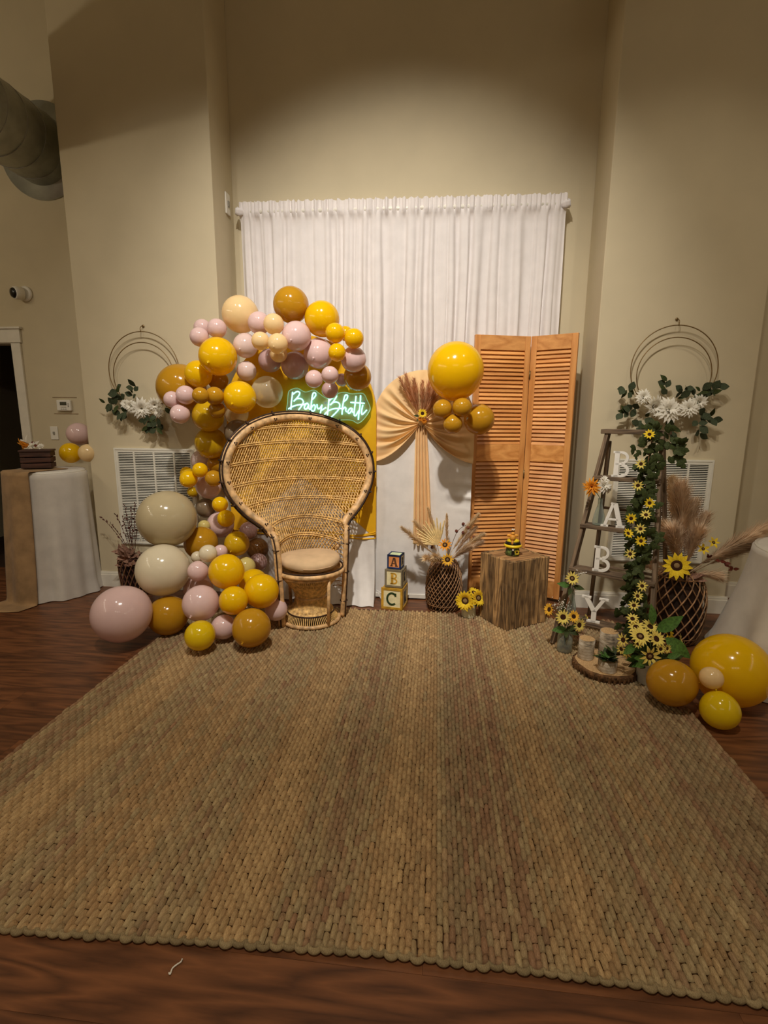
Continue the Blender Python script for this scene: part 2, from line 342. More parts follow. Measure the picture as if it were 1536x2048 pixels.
# return air grilles
def grille(x0, x1, z0, z1, label):
    g = thing('wall_vent', label, 'vent', ((x0+x1)/2, YP, z0)); h = z1-z0; w = x1-x0; y = 0
    MB().box((-w/2+.01, -.006, .01), (w/2-.01, -.001, h-.01)).build('filter', M_VENTDARK, g, False)  # filter sheet, its dark colour standing in for recess shade
    fr = MB()
    for b in (((-w/2, -.016, 0), (w/2, -.001, .034)), ((-w/2, -.016, h-.034), (w/2, -.001, h)), ((-w/2, -.016, .034), (-w/2+.034, -.001, h-.034)), ((w/2-.034, -.016, .034), (w/2, -.001, h-.034))): fr.box(*b)
    for b in (((-w/2+.006, -.019, .006), (w/2-.006, -.016, .014)), ((-w/2+.006, -.019, h-.014), (w/2-.006, -.016, h-.006)), ((-w/2+.006, -.019, .014), (-w/2+.014, -.016, h-.014)), ((w/2-.014, -.019, .014), (w/2-.006, -.016, h-.014))): fr.box(*b)
    fr.build('frame', M_METALW, g, False)
    for k in (1, 2, 3):
        xx = -w/2+w*k/4; MB().box((xx-.006, -.017, .034), (xx+.006, -.006, h-.034)).build('mullion', M_METALW, g, False)
    sl = MB().add([(-w/2+.034, -.0155, -.0035), (w/2-.034, -.0155, -.0035), (w/2-.034, -.0085, .0015), (-w/2+.034, -.0085, .0015),
                   (-w/2+.034, -.0148, -.0045), (w/2-.034, -.0148, -.0045), (w/2-.034, -.0078, .0005), (-w/2+.034, -.0078, .0005)], [(0,1,2,3),(7,6,5,4),(0,4,5,1),(2,6,7,3),(1,5,6,2),(0,3,7,4)]).mesh('slat', M_METALW, False)
    n = 54
    for i in range(n): put('slat', sl, g, (0, 0, .042+(h-.084)*i/(n-1)))
grille(-2.578, -1.905, .38, 1.170, 'white slatted return vent on the left wall pier, behind the balloons')
grille(1.291, 1.967, .38, 1.145, 'white slatted return vent on the right wall pier, behind the ladder')

# thermostat, switches, camera
p = at(131, 811, YB); t = thing('thermostat', 'cream wall thermostat with a small grey display beside the doorway', 'thermostat', (p.x, YB, p.z))
bev(MB().box((-.065, -.026, -.046), (.065, -.002, .046)).build('housing', M_PLW, t, False), .006)
MB().box((-.03, -.0285, .002), (.03, -.0262, .03)).build('display', M_LCD, t, False)
for k in (-1, 0, 1): MB().box((.042, -.029, .012*k), (.052, -.0262, .012*k+.006)).build('button', M_GREYP, t, False)
MB().box((-.026, -.0285, -.016), (.026, -.0262, -.011)).build('label_strip', M_GREYP, t, False)
for dx in (-.02, .0, .02): MB().box((dx-.006, -.0285, -.034), (dx+.006, -.0262, -.028)).build('button', M_GREYP, t, False)
MB().box((-.115, -.0018, -.075), (.115, -.0005, -.069)).build('old_plate_outline', plain('wall_scuff', (150, 128, 100), .9, .1), t, False)
MB().box((-.115, -.0018, .066), (.115, -.0005, .072)).build('old_plate_outline', MATS['wall_scuff'], t, False)
p = at(109.5, 866, YB); t = thing('light_switch', 'white light switch plate above the left table', 'switch', (p.x, YB, p.z))
bev(MB().box((-.036, -.008, -.058), (.036, -.001, .058)).build('plate', M_PLW, t, False), .003)
MB().box((-.007, -.016, -.012), (.007, -.0075, .012)).build('toggle', M_GREYP, t, False)
t = thing('switch_plate', 'narrow white plate on the alcove side wall left of the curtain', 'switch', (XL1, 4.05, 0)); p = at(462, 408, 4.05); t.location.z = p.z
bev(MB().box((.001, -.038, -.075), (.012, .038, .075)).build('plate', M_PLW, t, False), .003); MB().box((.0115, -.01, -.02), (.02, .01, .02)).build('toggle', M_GREYP, t, False)
p = at(52, 588, YB); t = thing('security_camera', 'white round security camera with black lens above the doorway', 'camera', (p.x, YB, p.z))
q = zto((-.35, -.9, -.12))
MB().lathe([(.062, 0), (.062, .012), (.05, .02), (.02, .02)], 24).xf(Matrix.Translation((0, -.001, 0)) @ zto((0, -1, 0)).to_matrix().to_4x4()).build('mount', M_PLW, t)
hs = MB().lathe([(.03, .0), (.05, .012), (.052, .05), (.05, .072), (.044, .078)], 24).xf(Matrix.Translation((-.008, -.018, 0)) @ q.to_matrix().to_4x4()).build('housing', M_PLW, t)
MB().lathe([(.042, .072), (.042, .079), (.036, .09), (.018, .097), (.001, .1)], 24).xf(Matrix.Translation((-.008, -.018, 0)) @ q.to_matrix().to_4x4()).build('lens', M_PLK, t)

# ventilation duct running from the back wall over the room
p = at(86, 304, YB); dz = p.z; dx = p.x
t = thing('ventilation_duct', 'round galvanised spiral duct meeting the wall at upper left', 'duct', (dx, YB, dz))
MB().tube([(0, -.004, 0), (0, -6.5, 0)], .255, 40).build('pipe', M_GALV, t)
m = MB(); m.tube([(0, -.001, 0), (0, -.02, 0)], .36, 40); m.build('flange', M_GALV2, t)
rg = MB().tube([(.257*math.cos(2*PI*k/40), 0, .257*math.sin(2*PI*k/40)) for k in range(40)], .0026, 5, closed=True).mesh('seam', M_GREYP)
for k in range(18): put('seam', rg, t, (0, -.14-.17*k, 0), (0, 0, R(7)))
# ------------------------------------------------------------------ backdrop
# white curtain on a pipe
CY = 4.09; cx0, cx1 = -1.565, .888
ph = rng.uniform(0, 6.28, 12)
def pleat(s):
    w = 0
    for k, (fq, a) in enumerate(((19, .42), (27, .38), (38, .22), (13, .34), (7, .25), (55, .10))): w += a*math.sin(2*PI*fq*(s+.012*math.sin(2*PI*3.3*s+ph[k]))+ph[k+5])
    return math.tanh(1.5*w)
def ztop(s): return 3.042-.022*s
def cfun(u, v):
    s = u; zt = ztop(s); x = cx0+(cx1-cx0)*s; a = .012+.026*min(1, v*2.2)
    sway = .012*math.sin(9*s+3*v)
    wl = pleat(s+.006*v*math.sin(5*s)+.002*math.sin(14*v+30*s))
    y = CY-a*wl-.012*math.sin(2*PI*7*s+1)*v
    if v < .035: y = CY-.022-.012*pleat(s*2.3+.3)-.004*math.sin(260*s)
    z = zt-(zt-.012)*v
    if v == 0: z += .007*pleat(2.1*s+.2)
    if .028 < v < .04: y = CY-.012-.5*a*wl
    return (x+.008*math.cos(2*PI*31*s)*min(1, v*3), y, z)
vv = [0, .006, .012, .018, .023, .028, .034, .045]+[.06+.94*k/30 for k in range(31)]
m = MB(); nu = 620
vs = [cfun(i/nu, v) for v in vv for i in range(nu+1)]
m.add(vs, [(j*(nu+1)+i, j*(nu+1)+i+1, (j+1)*(nu+1)+i+1, (j+1)*(nu+1)+i) for j in range(len(vv)-1) for i in range(nu)])
t = thing('backdrop_curtain', 'tall gathered white fabric curtain hanging in the alcove behind everything', 'curtain', ((cx0+cx1)/2, CY, 0))
m.build('drape', M_WHITE, t, world=True)
# gathered ends of the rod pocket
for x, s in ((cx0, -1), (cx1, 1)):
    z = ztop(0 if s < 0 else 1)-.075
    MB().lathe([(.012, 0), (.024, .01), (.032, .03), (.026, .05), (.030, .062)], 14, fn=lambda a, zz: 1+.18*math.sin(5*a)).xf(Matrix.Translation((x-s*.04, CY-.01, z)) @ zto((s, 0, .25)).to_matrix().to_4x4()).build('rod_pocket_end', M_WHITE, t, world=True)
MB().tube([(cx0-.01, CY, 2.975), (cx1+.01, CY, 2.955)], .018, 10).build('rod', M_PLW, t, world=True)

def arch(xc, w, zc, n=28, z0=0.0):
    r = w/2; pts = [(xc+r, z0)]
    pts += [(xc+r*math.cos(PI*k/n), zc+r*math.sin(PI*k/n)) for k in range(n+1)]; pts.append((xc-r, z0)); return pts
# yellow covered arch panel
YP1 = 3.757; xc1 = -1.03; w1 = 1.155; zc1 = 1.44
t = thing('yellow_arch_panel', 'arched panel in yellow fabric over a white skirt, behind the chair', 'panel', (xc1, YP1, 0))
MB().prism([(x, YP1+.005, z) for x, z in arch(xc1, w1-.03, zc1, 28, .02)], (0, .03, 0)).build('board', M_WHITE2, t, False, True)
def yfun(u, v):                        # yellow cover, loose at the hem
    a = arch(xc1, w1, zc1, 40, .5); k = u*(len(a)-1); i = min(int(k), len(a)-2); fr = k-i
    x = a[i][0]*(1-fr)+a[i+1][0]*fr; z = a[i][1]*(1-fr)+a[i+1][1]*fr
    q = 1-v; cxx, czz = xc1, .98
    return (cxx+(x-cxx)*q, YP1-.006-.006*math.sin(26*x+9*z)*(1-min(1, max(0, (z-.6)*2)))-.002*math.sin(9*z), czz+(z-czz)*q)
m = MB().grid(yfun, 84, 14)
a = arch(xc1, w1, zc1, 40, .5); n = len(a)
m.add([(x, YP1-.004, z) for x, z in a]+[(x, YP1+.042, z) for x, z in a], [(i, i+1, n+i+1, n+i) for i in range(n-1)])
m.build('yellow_cover', M_YELLOW, t, True, True)
m = MB()                               # bunched hem folds of the yellow cover
for k in range(3):
    z = .505+.022*k; ph_ = k*1.3
    m.tube(smoothpath([(xc1+w1/2*(1-2*i/10), YP1-.012-.004*math.sin(i*1.7+ph_), z+.014*math.sin(i*.9+ph_)-.02*(i/10 < .25)*math.sin(PI*i/2.5)) for i in range(11)], 4), .006, 6)
m.build('bunched_hem', M_YELLOW, t, True, True)
def sfun(u, v):
    x = xc1+(w1/2-.012+.018*v)*(1-2*u); z = .52-.515*v
    return (x, YP1-.012-.16*v**3*(.5+.5*math.cos(PI*u*.9))-.010*math.sin(60*u+3*v)*(.3+v), max(.006, z))
m = MB().grid(sfun, 90, 16)
m.add([sfun(0, v/16) for v in range(17)]+[(xc1+w1/2-.005, YP1+.035, sfun(0, v/16)[2]) for v in range(17)], [(i, i+1, 18+i, 17+i) for i in range(16)])
m.build('white_skirt', M_WHITE2, t, True, True)
m = MB().tube(smoothpath([(-.44, 3.70, .10), (-.405, 3.69, .085), (-.37, 3.685, .06), (-.33, 3.69, .055)]), .005, 5)
m.tube(smoothpath([(-.43, 3.69, .085), (-.41, 3.68, .06), (-.39, 3.675, .03), (-.37, 3.68, .02)]), .005, 5).build('tie_strings', M_WHITE2, t, True, True)

# white arch panel with peach drape
YP2 = 3.81; xc2 = -.105; w2 = .748; zc2 = 1.39
t = thing('white_arch_panel', 'white arched panel standing between the chair and the louvered screen', 'panel', (xc2, YP2, 0))
MB().prism([(x, YP2, z) for x, z in arch(xc2, w2-.01, zc2, 32, .045)], (0, .03, 0)).build('board', M_WHITE2, t, False, True)
def wfun(u, v):
    x = xc2+(w2/2)*(2*u-1); z = .03+1.36*v
    wr = .022*math.exp(-((z-.86)/.09)**2)*max(0, (x-.06)*5)*math.sin(60*z+7*x)+.003*math.sin(20*z+5*x)*max(0, x)
    return (x, YP2-.004-max(-.002, wr), z)
MB().grid(wfun, 40, 90).build('white_cover', M_WHITE2, t, True, True)
MB().box((xc2-w2/2, YP2-.014, .012), (xc2+w2/2, YP2+.03, .042)).build('bottom_rail', M_PLW, t, False, True)
# peach drape
G = Vector((-.120, YP2-.045, 1.392))
t = thing('peach_drape', 'peach fabric gathered like a bow over the white arch panel', 'drape', (G.x, YP2-.01, .48))
rr = w2/2+.006; bd = []
for k in range(13): bd.append((xc2-rr, zc2-.30+.30*k/12, -1))
for k in range(1, 49): a_ = PI-PI*k/48; bd.append((xc2+rr*math.cos(a_), zc2+rr*math.sin(a_), -math.cos(a_)*-1))
for k in range(1, 13): bd.append((xc2+rr, zc2-.30*k/12, 1))
nb = len(bd)-1; rad_ph = rng.uniform(0, 6.28, 5)
def pfun(u, v):
    k = u*nb; i = min(int(k), nb-1); fr = k-i
    bx = bd[i][0]*(1-fr)+bd[i+1][0]*fr; bz = bd[i][1]*(1-fr)+bd[i+1][1]*fr
    tt = .03+.97*v; side = abs(u-.5)*2
    sag = .085*max(0, side-.18)
    fold = math.sin(2*PI*15*u+1.5*math.sin(2*PI*3*u)+1.2*tt)+.5*math.sin(2*PI*27*u+2)
    amp = .016*math.sin(PI*min(1, tt*1.02))**.7*(.55+.75*side)
    x = G.x+(bx-G.x)*tt; z = G.z+(bz-G.z)*tt-sag*4*tt*(1-tt)
    z += .010*fold*side*math.sin(PI*tt)
    y = G.y*(1-tt)+(YP2-.012)*tt-.012*math.sin(PI*tt)-amp*fold
    if v >= .999: y = YP2-.010
    return (x, y, z)
m = MB().grid(pfun, 330, 26)
e = [pfun(i/330, 1) for i in range(331)]
m.add(e+[(p[0], YP2+.034, p[2]) for p in e], [(i, i+1, 332+i, 331+i) for i in range(330)])
m.build('fan_fabric', M_PEACH, t, True, True)
def tfun(u, v):
    wdt = .035+.035*v**.6; x = G.x+.002+.028*v+(u-.5)*2*wdt*1.02
    return (x, G.y+.012-.020*math.sin(2*PI*4.2*u+.8*v)*(.5+.5*v)-.007*math.sin(2*PI*9*u+2), G.z-.02-.90*v-.02*math.sin(5*u)*v)
MB().grid(tfun, 70, 26).build('hanging_tail', M_PEACH, t, True, True)
MB().ball((G.x, G.y+.004, G.z), .026, 14, 10, (1, .6, 1)).build('knot', M_PEACH, t, True, True)

# neon sign ---------------------------------------------------------------
YS = 3.695
def za(u, v): return at(565+u/15.36, 765+v/15.36, YS)
def zb(u, v): return at(645+u/15.36, 765+v/15.36, YS)
STR = [(za, [(310,290),(292,450),(272,600),(262,740),(258,835)]),
 (za, [(325,360),(400,300),(470,278),(528,318),(500,400),(425,495),(345,580)]),
 (za, [(345,580),(420,510),(520,488),(600,520),(640,600),(600,690),(545,780),(490,840)]),
 (za, [(178,815),(300,742),(430,700),(550,680),(650,682),(715,650)]),
 (za, [(800,690),(755,638),(700,690),(668,770),(700,822),(760,790),(800,700),(803,775),(838,830),(872,845)]),
 (za, [(868,865),(880,700),(898,540),(920,385),(960,312),(1010,330),(1020,390),(970,470),(915,525)]),
 (za, [(880,800),(920,720),(975,690),(1005,745),(985,845),(940,882),(890,850)]),
 (za, [(1060,670),(1068,765),(1110,812),(1170,762),(1212,690),(1192,800),(1172,900),(1158,945)]),
 (za, [(1170,872),(1250,822),(1335,768)]),
 (zb, [(200,505),(182,700),(162,900),(150,1010)]),
 (zb, [(60,985),(160,885),(300,820),(450,795),(600,800)]),
 (zb, [(215,560),(300,470),(400,400),(425,440),(400,485),(330,590),(238,692)]),
 (zb, [(238,692),(330,612),(430,600),(510,640),(530,720),(490,830),(400,940),(268,1062)]),
 (zb, [(598,985),(610,800),(640,600),(680,430),(725,378),(772,412),(742,510),(650,592)]),
 (zb, [(620,830),(680,762),(720,792),(712,860),(742,905)]),
 (zb, [(885,780),(822,822),(780,900),(812,950),(870,900),(912,800),(912,880),(940,922)]),
 (zb, [(1030,415),(1010,600),(985,800),(970,985),(1010,1022),(1060,960),(1110,862)]),
 (zb, [(1170,395),(1160,600),(1140,800),(1112,1000),(1100,1145)]),
 (zb, [(858,610),(1050,622),(1292,642)]),
 (zb, [(1240,690),(1210,820),(1200,940),(1222,982),(1282,930),(1362,842)])]
bp = at(650, 845, YS); t = thing('neon_sign', 'turquoise lit cursive neon name sign above the wicker chair back', 'sign', (bp.x, YS, bp.z))
for fn, pts in STR:
    P = smoothpath([fn(*q) for q in pts], 6)
    MB().tube(P, .0046, 8).build('neon_tube', M_NEON, t, True, True)
OUT = [(225,420),(232,300),(262,255),(350,232),(450,282),(560,255),(630,300),(700,352),(780,372),(850,352),(872,300),(960,285),(1050,305),(1190,300),(1242,385),(1282,490),(1250,565),(1180,650),(1122,682),(1060,650),(1000,640),(900,640),(760,640),(640,600),(420,560),(225,540)]
op = smoothpath([at(540+u/6.4, 740+v/6.4, YS+.012) for u, v in OUT+OUT[:1]], 4)[:-1]
MB().prism([(p.x, YS+.010, p.z) for p in op], (0, .006, 0)).build('backing', M_ACR, t, False, True)
MB().tube([(p.x, YS+.013, p.z) for p in op], .0030, 6, closed=True).build('backing_edge', M_EDGEGLOW, t, True, True)
for u, v in ((300, 480), (1200, 400), (700, 420)):
    p = at(540+u/6.4, 740+v/6.4, YS); MB().tube([(p.x, YS+.016, p.z), (p.x, YP1-.008, p.z)], .005, 8).build('standoff', M_GREYP, t, True, True)

# louvered folding screen ------------------------------------------------
SA = at(948, 686, 3.90); SF = at(1062, 688, 4.02); SB = at(1160, 669, 3.86)
SH = 2.03
t = thing('folding_screen', 'two panel folding screen of orange louvered pine wood', 'screen', (SF.x, SF.y, 0))
def spanel(a, b, nm):
    a = Vector((a.x, a.y, 0)); b = Vector((b.x, b.y, 0)); w = (b-a).length-.012; d = (b-a).normalized(); a = a+d*.006
    M_ = Matrix.Translation(a-Vector(t.location)) @ Matrix((d, Vector((0,0,1)).cross(d), (0,0,1))).transposed().to_4x4()
    th = .028; st = .044; z0 = .03
    fr = MB().box((0, -th/2, z0), (st, th/2, SH), M_).box((w-st, -th/2, z0), (w, th/2, SH), M_)
    pan = bev(fr.build('panel', M_SCREENV, t, False), .003)
    zs = [(z0, z0+.14), (1.10, 1.23), (SH-.105, SH)]
    for za_, zb_ in zs: bev(MB().box((st, -th/2+.002, za_), (w-st, th/2-.002, zb_), M_).build('rail', M_SCREEN, pan, False), .002)
    lm = MB().box((st-.004, -.0042, -.0185), (w-st+.004, .0042, .0185), Matrix.Rotation(R(-29), 4, 'X')).mesh('louver', M_SCREEN, False)
    for (lo, hi) in ((zs[0][1], zs[1][0]), (zs[1][1], zs[2][0])):
        n = round((hi-lo)/.0305); 
        for k in range(n):
            o = put('louver', lm, pan); o.matrix_local = M_ @ Matrix.Translation((0, 0, lo+(hi-lo)*(k+.5)/n))
spanel(SA, SF, 'left'); spanel(SF, SB, 'right')
for z in (.3, 1.0, 1.75): MB().tube([(0, -.022, z-.03), (0, -.022, z+.03)], .006, 8).build('hinge', M_HOOP, t, True)
# ------------------------------------------------------------------ woven rug
RX0, RX1, RYB = -1.765, 1.283, 3.535
def rug_front(x): return float(np.interp(x, [-1.8, -1.18, -.6, -.156, .3, .85, 1.3], [1.02, 1.043, 1.075, 1.097, 1.10, 1.088, 1.075]))
rt = NT('rug_jute'); at_ = rt.add('ShaderNodeAttribute'); at_.attribute_name = 'tint'
fv = rt.coords((1, .25, 1)); fz = rt.noise(fv, 420, 3, .7)
mixc = rt.add('ShaderNodeMix'); mixc.data_type = 'RGBA'; mixc.blend_type = 'MULTIPLY'; mixc.inputs['Factor'].default_value = .7
rt.link(at_.outputs['Color'], mixc.inputs['A']); rt.link(rt.ramp(fz, [(.3, (150, 132, 108)), (.65, (255, 255, 255))]), mixc.inputs['B'])
rt.link(mixc.outputs['Result'], rt.b.inputs['Base Color']); rt.b.inputs['Roughness'].default_value = .85; rt.b.inputs['Specular IOR Level'].default_value = .25; rt.bump(fz, .5, .003)
rp = NT('rug_jute_strand'); oi = rp.add('ShaderNodeObjectInfo'); fv = rp.coords((1, .25, 1)); fz = rp.noise(fv, 420, 3, .7)
mixc = rp.add('ShaderNodeMix'); mixc.data_type = 'RGBA'; mixc.blend_type = 'MULTIPLY'; mixc.inputs['Factor'].default_value = .7
rp.link(oi.outputs['Color'], mixc.inputs['A']); rp.link(rp.ramp(fz, [(.3, (150, 132, 108)), (.65, (255, 255, 255))]), mixc.inputs['B'])
rp.link(mixc.outputs['Result'], rp.b.inputs['Base Color']); rp.b.inputs['Roughness'].default_value = .85; rp.b.inputs['Specular IOR Level'].default_value = .25; rp.bump(fz, .5, .003)
rug = thing('jute_rug', 'large woven tan jute rug lying on the dark wood floor', 'rug', ((RX0+RX1)/2, 2.3, 0))
rb = MB(); pts = [(x, rug_front(x)+.012) for x in np.linspace(RX0+.006, RX1-.006, 30)]+[(RX1-.006, RYB-.01), (RX0+.006, RYB-.01)]
rb.prism([(x, y, .0005) for x, y in pts], (0, 0, .0055)); rb.build('backing', plain('rug_backing', (58, 38, 20), .95, .1), rug, False, True)
ncol = 176; dxr = (RX1-RX0)/ncol; SL = .0475
A5 = np.array([-1, -.62, 0, .62, 1.]); HZ = np.array([.003, .0105, .0135, .0105, .003])
T5 = np.array([-.47, -.40, 0, .40, .47]); HT = np.array([.05, .90, 1.05, .90, .05]); WT = np.array([.75, .97, 1, .97, .75])
base_v = np.array([(A5[i]*WT[j], T5[j], HZ[i]*HT[j]) for j in range(5) for i in range(5)])
base_f = np.array([(j*5+i, j*5+i+1, (j+1)*5+i+1, (j+1)*5+i) for j in range(4) for i in range(4)])
cx_ = []; 
tone = np.array([lin((200, 170, 124)), lin((182, 150, 108)), lin((184, 164, 124)), lin((164, 128, 98)), lin((172, 152, 116)), lin((150, 120, 88))])
band = np.clip(np.cumsum(rng.normal(0, .55, ncol)), -99, 99); band = np.clip((1.25*np.sin(band*1.1)+1.25*np.sin(np.arange(ncol)*.23+1.)+2)/4, 0, 1)
bumps = []
for c in range(ncol):
    x = RX0+dxr*(c+.5); y0 = rug_front(x); y = y0+SL*(.5 if c % 2 == 0 else 1.0)-.003
    if c % 2: bumps.append((x, y0+SL*.25-.003, c, SL*.5))
    while y < RYB-SL*.3: bumps.append((x, y, c, SL)); y += SL
bumps = np.array(bumps); nb_ = len(bumps); order = np.argsort(bumps[:, 1]); bumps = bumps[order]
wob = rng.normal(0, 1, (nb_, 4))
ti = band[bumps[:, 2].astype(int)]*4.2+rng.normal(0, .3, nb_); ti = np.clip(ti, 0, 4.999); i0 = ti.astype(int); fr_ = (ti-i0)[:, None]
colr = tone[i0]*(1-fr_)+tone[np.minimum(i0+1, 5)]*fr_; colr *= np.exp(rng.normal(0, .09, nb_))[:, None]
slow = .5+.5*np.sin(bumps[:, 1]*2.1+bumps[:, 0]*1.3); colr *= (.9+.16*slow)[:, None]
colr = np.clip(colr, .02, .85)
NI = 300
strand_me = None
one = MB().add([tuple(p*np.array([dxr*.56, SL*1.0, 1])+np.array([0, 0, .0035])) for p in base_v], [tuple(f) for f in base_f])
strand_me = one.mesh('strand', rp.m)
rl = Vector(rug.location)
for k in range(NI):
    x, y, c, sl = bumps[k]
    o = put('strand', strand_me, rug, (x-rl.x+wob[k, 0]*.0008, y-rl.y, 0), (0, 0, wob[k, 1]*.05), (1+.06*wob[k, 2], sl/SL, 1+.12*wob[k, 3])); o.color = (*colr[k], 1)
bb = bumps[NI:]; wb_ = wob[NI:]; n_ = len(bb)
V = np.empty((n_, 25, 3)); ang = wb_[:, 1]*.05; sx = dxr*.56*(1+.06*wb_[:, 2])
lx = base_v[None, :, 0]*sx[:, None]; ly = base_v[None, :, 1]*(bb[:, 3]*1.0)[:, None]
V[:, :, 0] = lx*np.cos(ang)[:, None]-ly*np.sin(ang)[:, None]+(bb[:, 0]+wb_[:, 0]*.0008)[:, None]-rl.x
V[:, :, 1] = lx*np.sin(ang)[:, None]+ly*np.cos(ang)[:, None]+bb[:, 1][:, None]-rl.y
V[:, :, 2] = base_v[None, :, 2]*(1+.12*wb_[:, 3])[:, None]+.0035
Fq = (base_f[None]+(np.arange(n_)*25)[:, None, None]).reshape(-1)
me = bpy.data.meshes.new('woven_strands'); me.vertices.add(n_*25); me.vertices.foreach_set('co', V.reshape(-1))
nf = n_*16; me.loops.add(nf*4); me.loops.foreach_set('vertex_index', Fq.astype(np.int32)); me.polygons.add(nf)
me.polygons.foreach_set('loop_start', np.arange(nf, dtype=np.int32)*4); me.polygons.foreach_set('loop_total', np.full(nf, 4, dtype=np.int32))
me.update(calc_edges=True); me.polygons.foreach_set('use_smooth', np.ones(nf, dtype=bool))
ca = me.color_attributes.new('tint', 'FLOAT_COLOR', 'POINT')
cc = np.ones((n_, 25, 4)); cc[:, :, :3] = colr[NI:][:, None, :]; ca.data.foreach_set('color', cc.reshape(-1)); me.materials.append(rt.m)
stuff(put('woven_strands', me, rug))
lp = MB(); nl_ = 12
lp.tube([(dxr*1.0*math.cos(PI+PI*k/nl_)*.92, .004+.013*math.sin(PI+PI*k/nl_), .0085) for k in range(nl_+1)], [.0075]*(nl_+1), 6); loop_me = lp.mesh('edge_loop', rp.m)
for c in range(0, ncol-1, 2):
    x = RX0+dxr*(c+1); o = put('edge_loop', loop_me, rug, (x-rl.x, rug_front(x)-rl.y+random.uniform(-.002, .002), 0), (0, 0, random.uniform(-.08, .08)), (1, random.uniform(.85, 1.25), 1)); o.color = (*np.clip(tone[2]*random.uniform(.6, .85), 0, 1), 1)
RZ = .015                              # walking surface of the rug

# ------------------------------------------------------------------ peacock chair
ch = thing('peacock_chair', 'wicker peacock chair with a huge round woven back on an hourglass base', 'chair', (-.856, 3.285, RZ), R(31))
ZW = [.42, .56, .645, .70, .775, .875, .955, 1.035, 1.112, 1.191, 1.258, 1.319, 1.364, 1.396, 1.410]
WW = [.228, .236, .256, .292, .386, .465, .500, .512, .504, .474, .426, .352, .260, .150, .0]
YE = [.040, .010, .020, .040, .085, .120, .135, .145, .155, .170, .192, .225, .262, .288, .305]
def cw(z): return float(np.interp(z, ZW, WW))
def cyc(z): return .232+.078*(z-.42)
def cye(z): return float(np.interp(z, ZW, YE))
def cs(x, z):
    w = max(cw(z), 1e-3); q = min(1, abs(x)/w); return Vector((x, cyc(z)-(cyc(z)-cye(z))*q**(2.0 if z > .75 else 2.2), z))
def curve_half(s):
    return [Vector((s*cw(z), cye(z), z)) for z in ZW[2:]]
fan = MB()
def strands(slope, off):
    x0 = -1.1
    while x0 < 1.1:
        run = []; z = .425
        while z < 1.410:
            x = x0+(z-.93)/slope
            if abs(x) < cw(z)-.004: p = cs(x, z); run.append(p+Vector((0, off, 0)))
            else:
                if len(run) > 1: fan.tube(run, .0042, 4, False)
                run = []
            z += .032
        if len(run) > 1: fan.tube(run, .0042, 4, False)
        x0 += .0180
strands(2.1, -.004); strands(-2.1, .004)
stuff(fan.build('fan_weave', M_RATTAN, ch))
for zb_ in (.55, .68, .82, .96, 1.10, 1.22, 1.33):
    m = MB()
    for dz_ in (-.007, .007):
        pts = []
        for k in range(-20, 21):
            x = k/20*.99; zz = zb_+dz_+.03*(1-x*x)-.012; pts.append(cs(x*cw(zz), zz)+Vector((0, -.007, 0)))
        m.tube(pts, .0048, 5)
    m.build('cross_band', M_RATTAN, ch)
rim = [Vector((-p.x, p.y, p.z)) for p in curve_half(1)]+[p for p in reversed(curve_half(1))][1:]
rim = smoothpath(rim, 3)
MB().tube(rim, .026, 12).build('fan_rim', M_RATTAN2, ch)
def outw(p, k, b): d = Vector((p.x, 0, (p.z-.95)*1.1)); d = d.normalized() if d.length > 0 else Vector((0,0,1)); return p+d*k+Vector((0, b, 0))
MB().tube([outw(p, .031, .012) for p in rim], .010, 8).build('rim_edge', M_RATTAN2, ch)
MB().tube([outw(p, .026, -.014) for p in rim], .0055, 6).build('rim_dark_binding', M_RDARK, ch)
MB().tube([outw(p, .040, .006) for p in rim], .006, 6).build('rim_dark_binding', M_RDARK, ch)
kn = MB().ball((-.007, 0, .006), .0055, 6, 4).ball((.007, 0, .006), .0055, 6, 4).ball((0, 0, -.006), .0055, 6, 4).mesh('rim_stud', M_RDARK)
for k in range(3, len(rim)-3, 5):
    p = rim[k]; put('rim_stud', kn, ch, outw(p, -.006, -.027))
    a = outw(p, .030, -.024); b = outw(p, .052, .006); MB().tube([a, b], .007, 6).build('rim_tie', M_RDARK, ch)
for s in (-1, 1):
    path = smoothpath([(s*.256, .020, .640), (s*.256, -.025, .648), (s*.246, -.062, .615), (s*.236, -.080, .52), (s*.228, -.078, .34), (s*.220, -.070, .16), (s*.214, -.060, .006)], 5)
    MB().tube(path, .017, 10).build('arm_post', M_RATTAN2, ch)
    MB().tube([p+Vector((s*.020, .010, 0)) for p in path], .011, 8).build('arm_post', M_RATTAN2, ch)
    MB().tube([p+Vector((s*.006, .026, 0)) for p in path], .012, 8).build('arm_post', M_RATTAN2, ch)
    MB().tube([p+Vector((s*.018, -.010, 0)) for p in path], .0045, 6).build('arm_binding', M_RDARK, ch)
    for k in (8, 14, 20, 26):
        p = path[k]; MB().tube([p+Vector((s*.008+.026*math.cos(2*PI*i/10), .008+.026*math.sin(2*PI*i/10), 0)) for i in range(10)], .0035, 5, closed=True).build('post_wrap', M_RDARK, ch)
    sd = MB()                          # side weave between post and seat
    for k in range(15):
        z0 = .18+.034*k
        sd.tube([(s*.228, -.066, z0+.02), (s*.240, .0, z0+.03), (s*.232, .06, z0+.02), (s*.212, .12, z0)], .0045, 4, False)
    stuff(sd.build('side_weave', M_RATTAN, ch))
    bk = smoothpath([(s*.228, .04, .50), (s*.21, .12, .46), (s*.19, .15, .30), (s*.175, .14, .10), (s*.165, .13, .005)], 4)
    MB().tube(bk, .014, 8).build('rear_post', M_RATTAN2, ch)
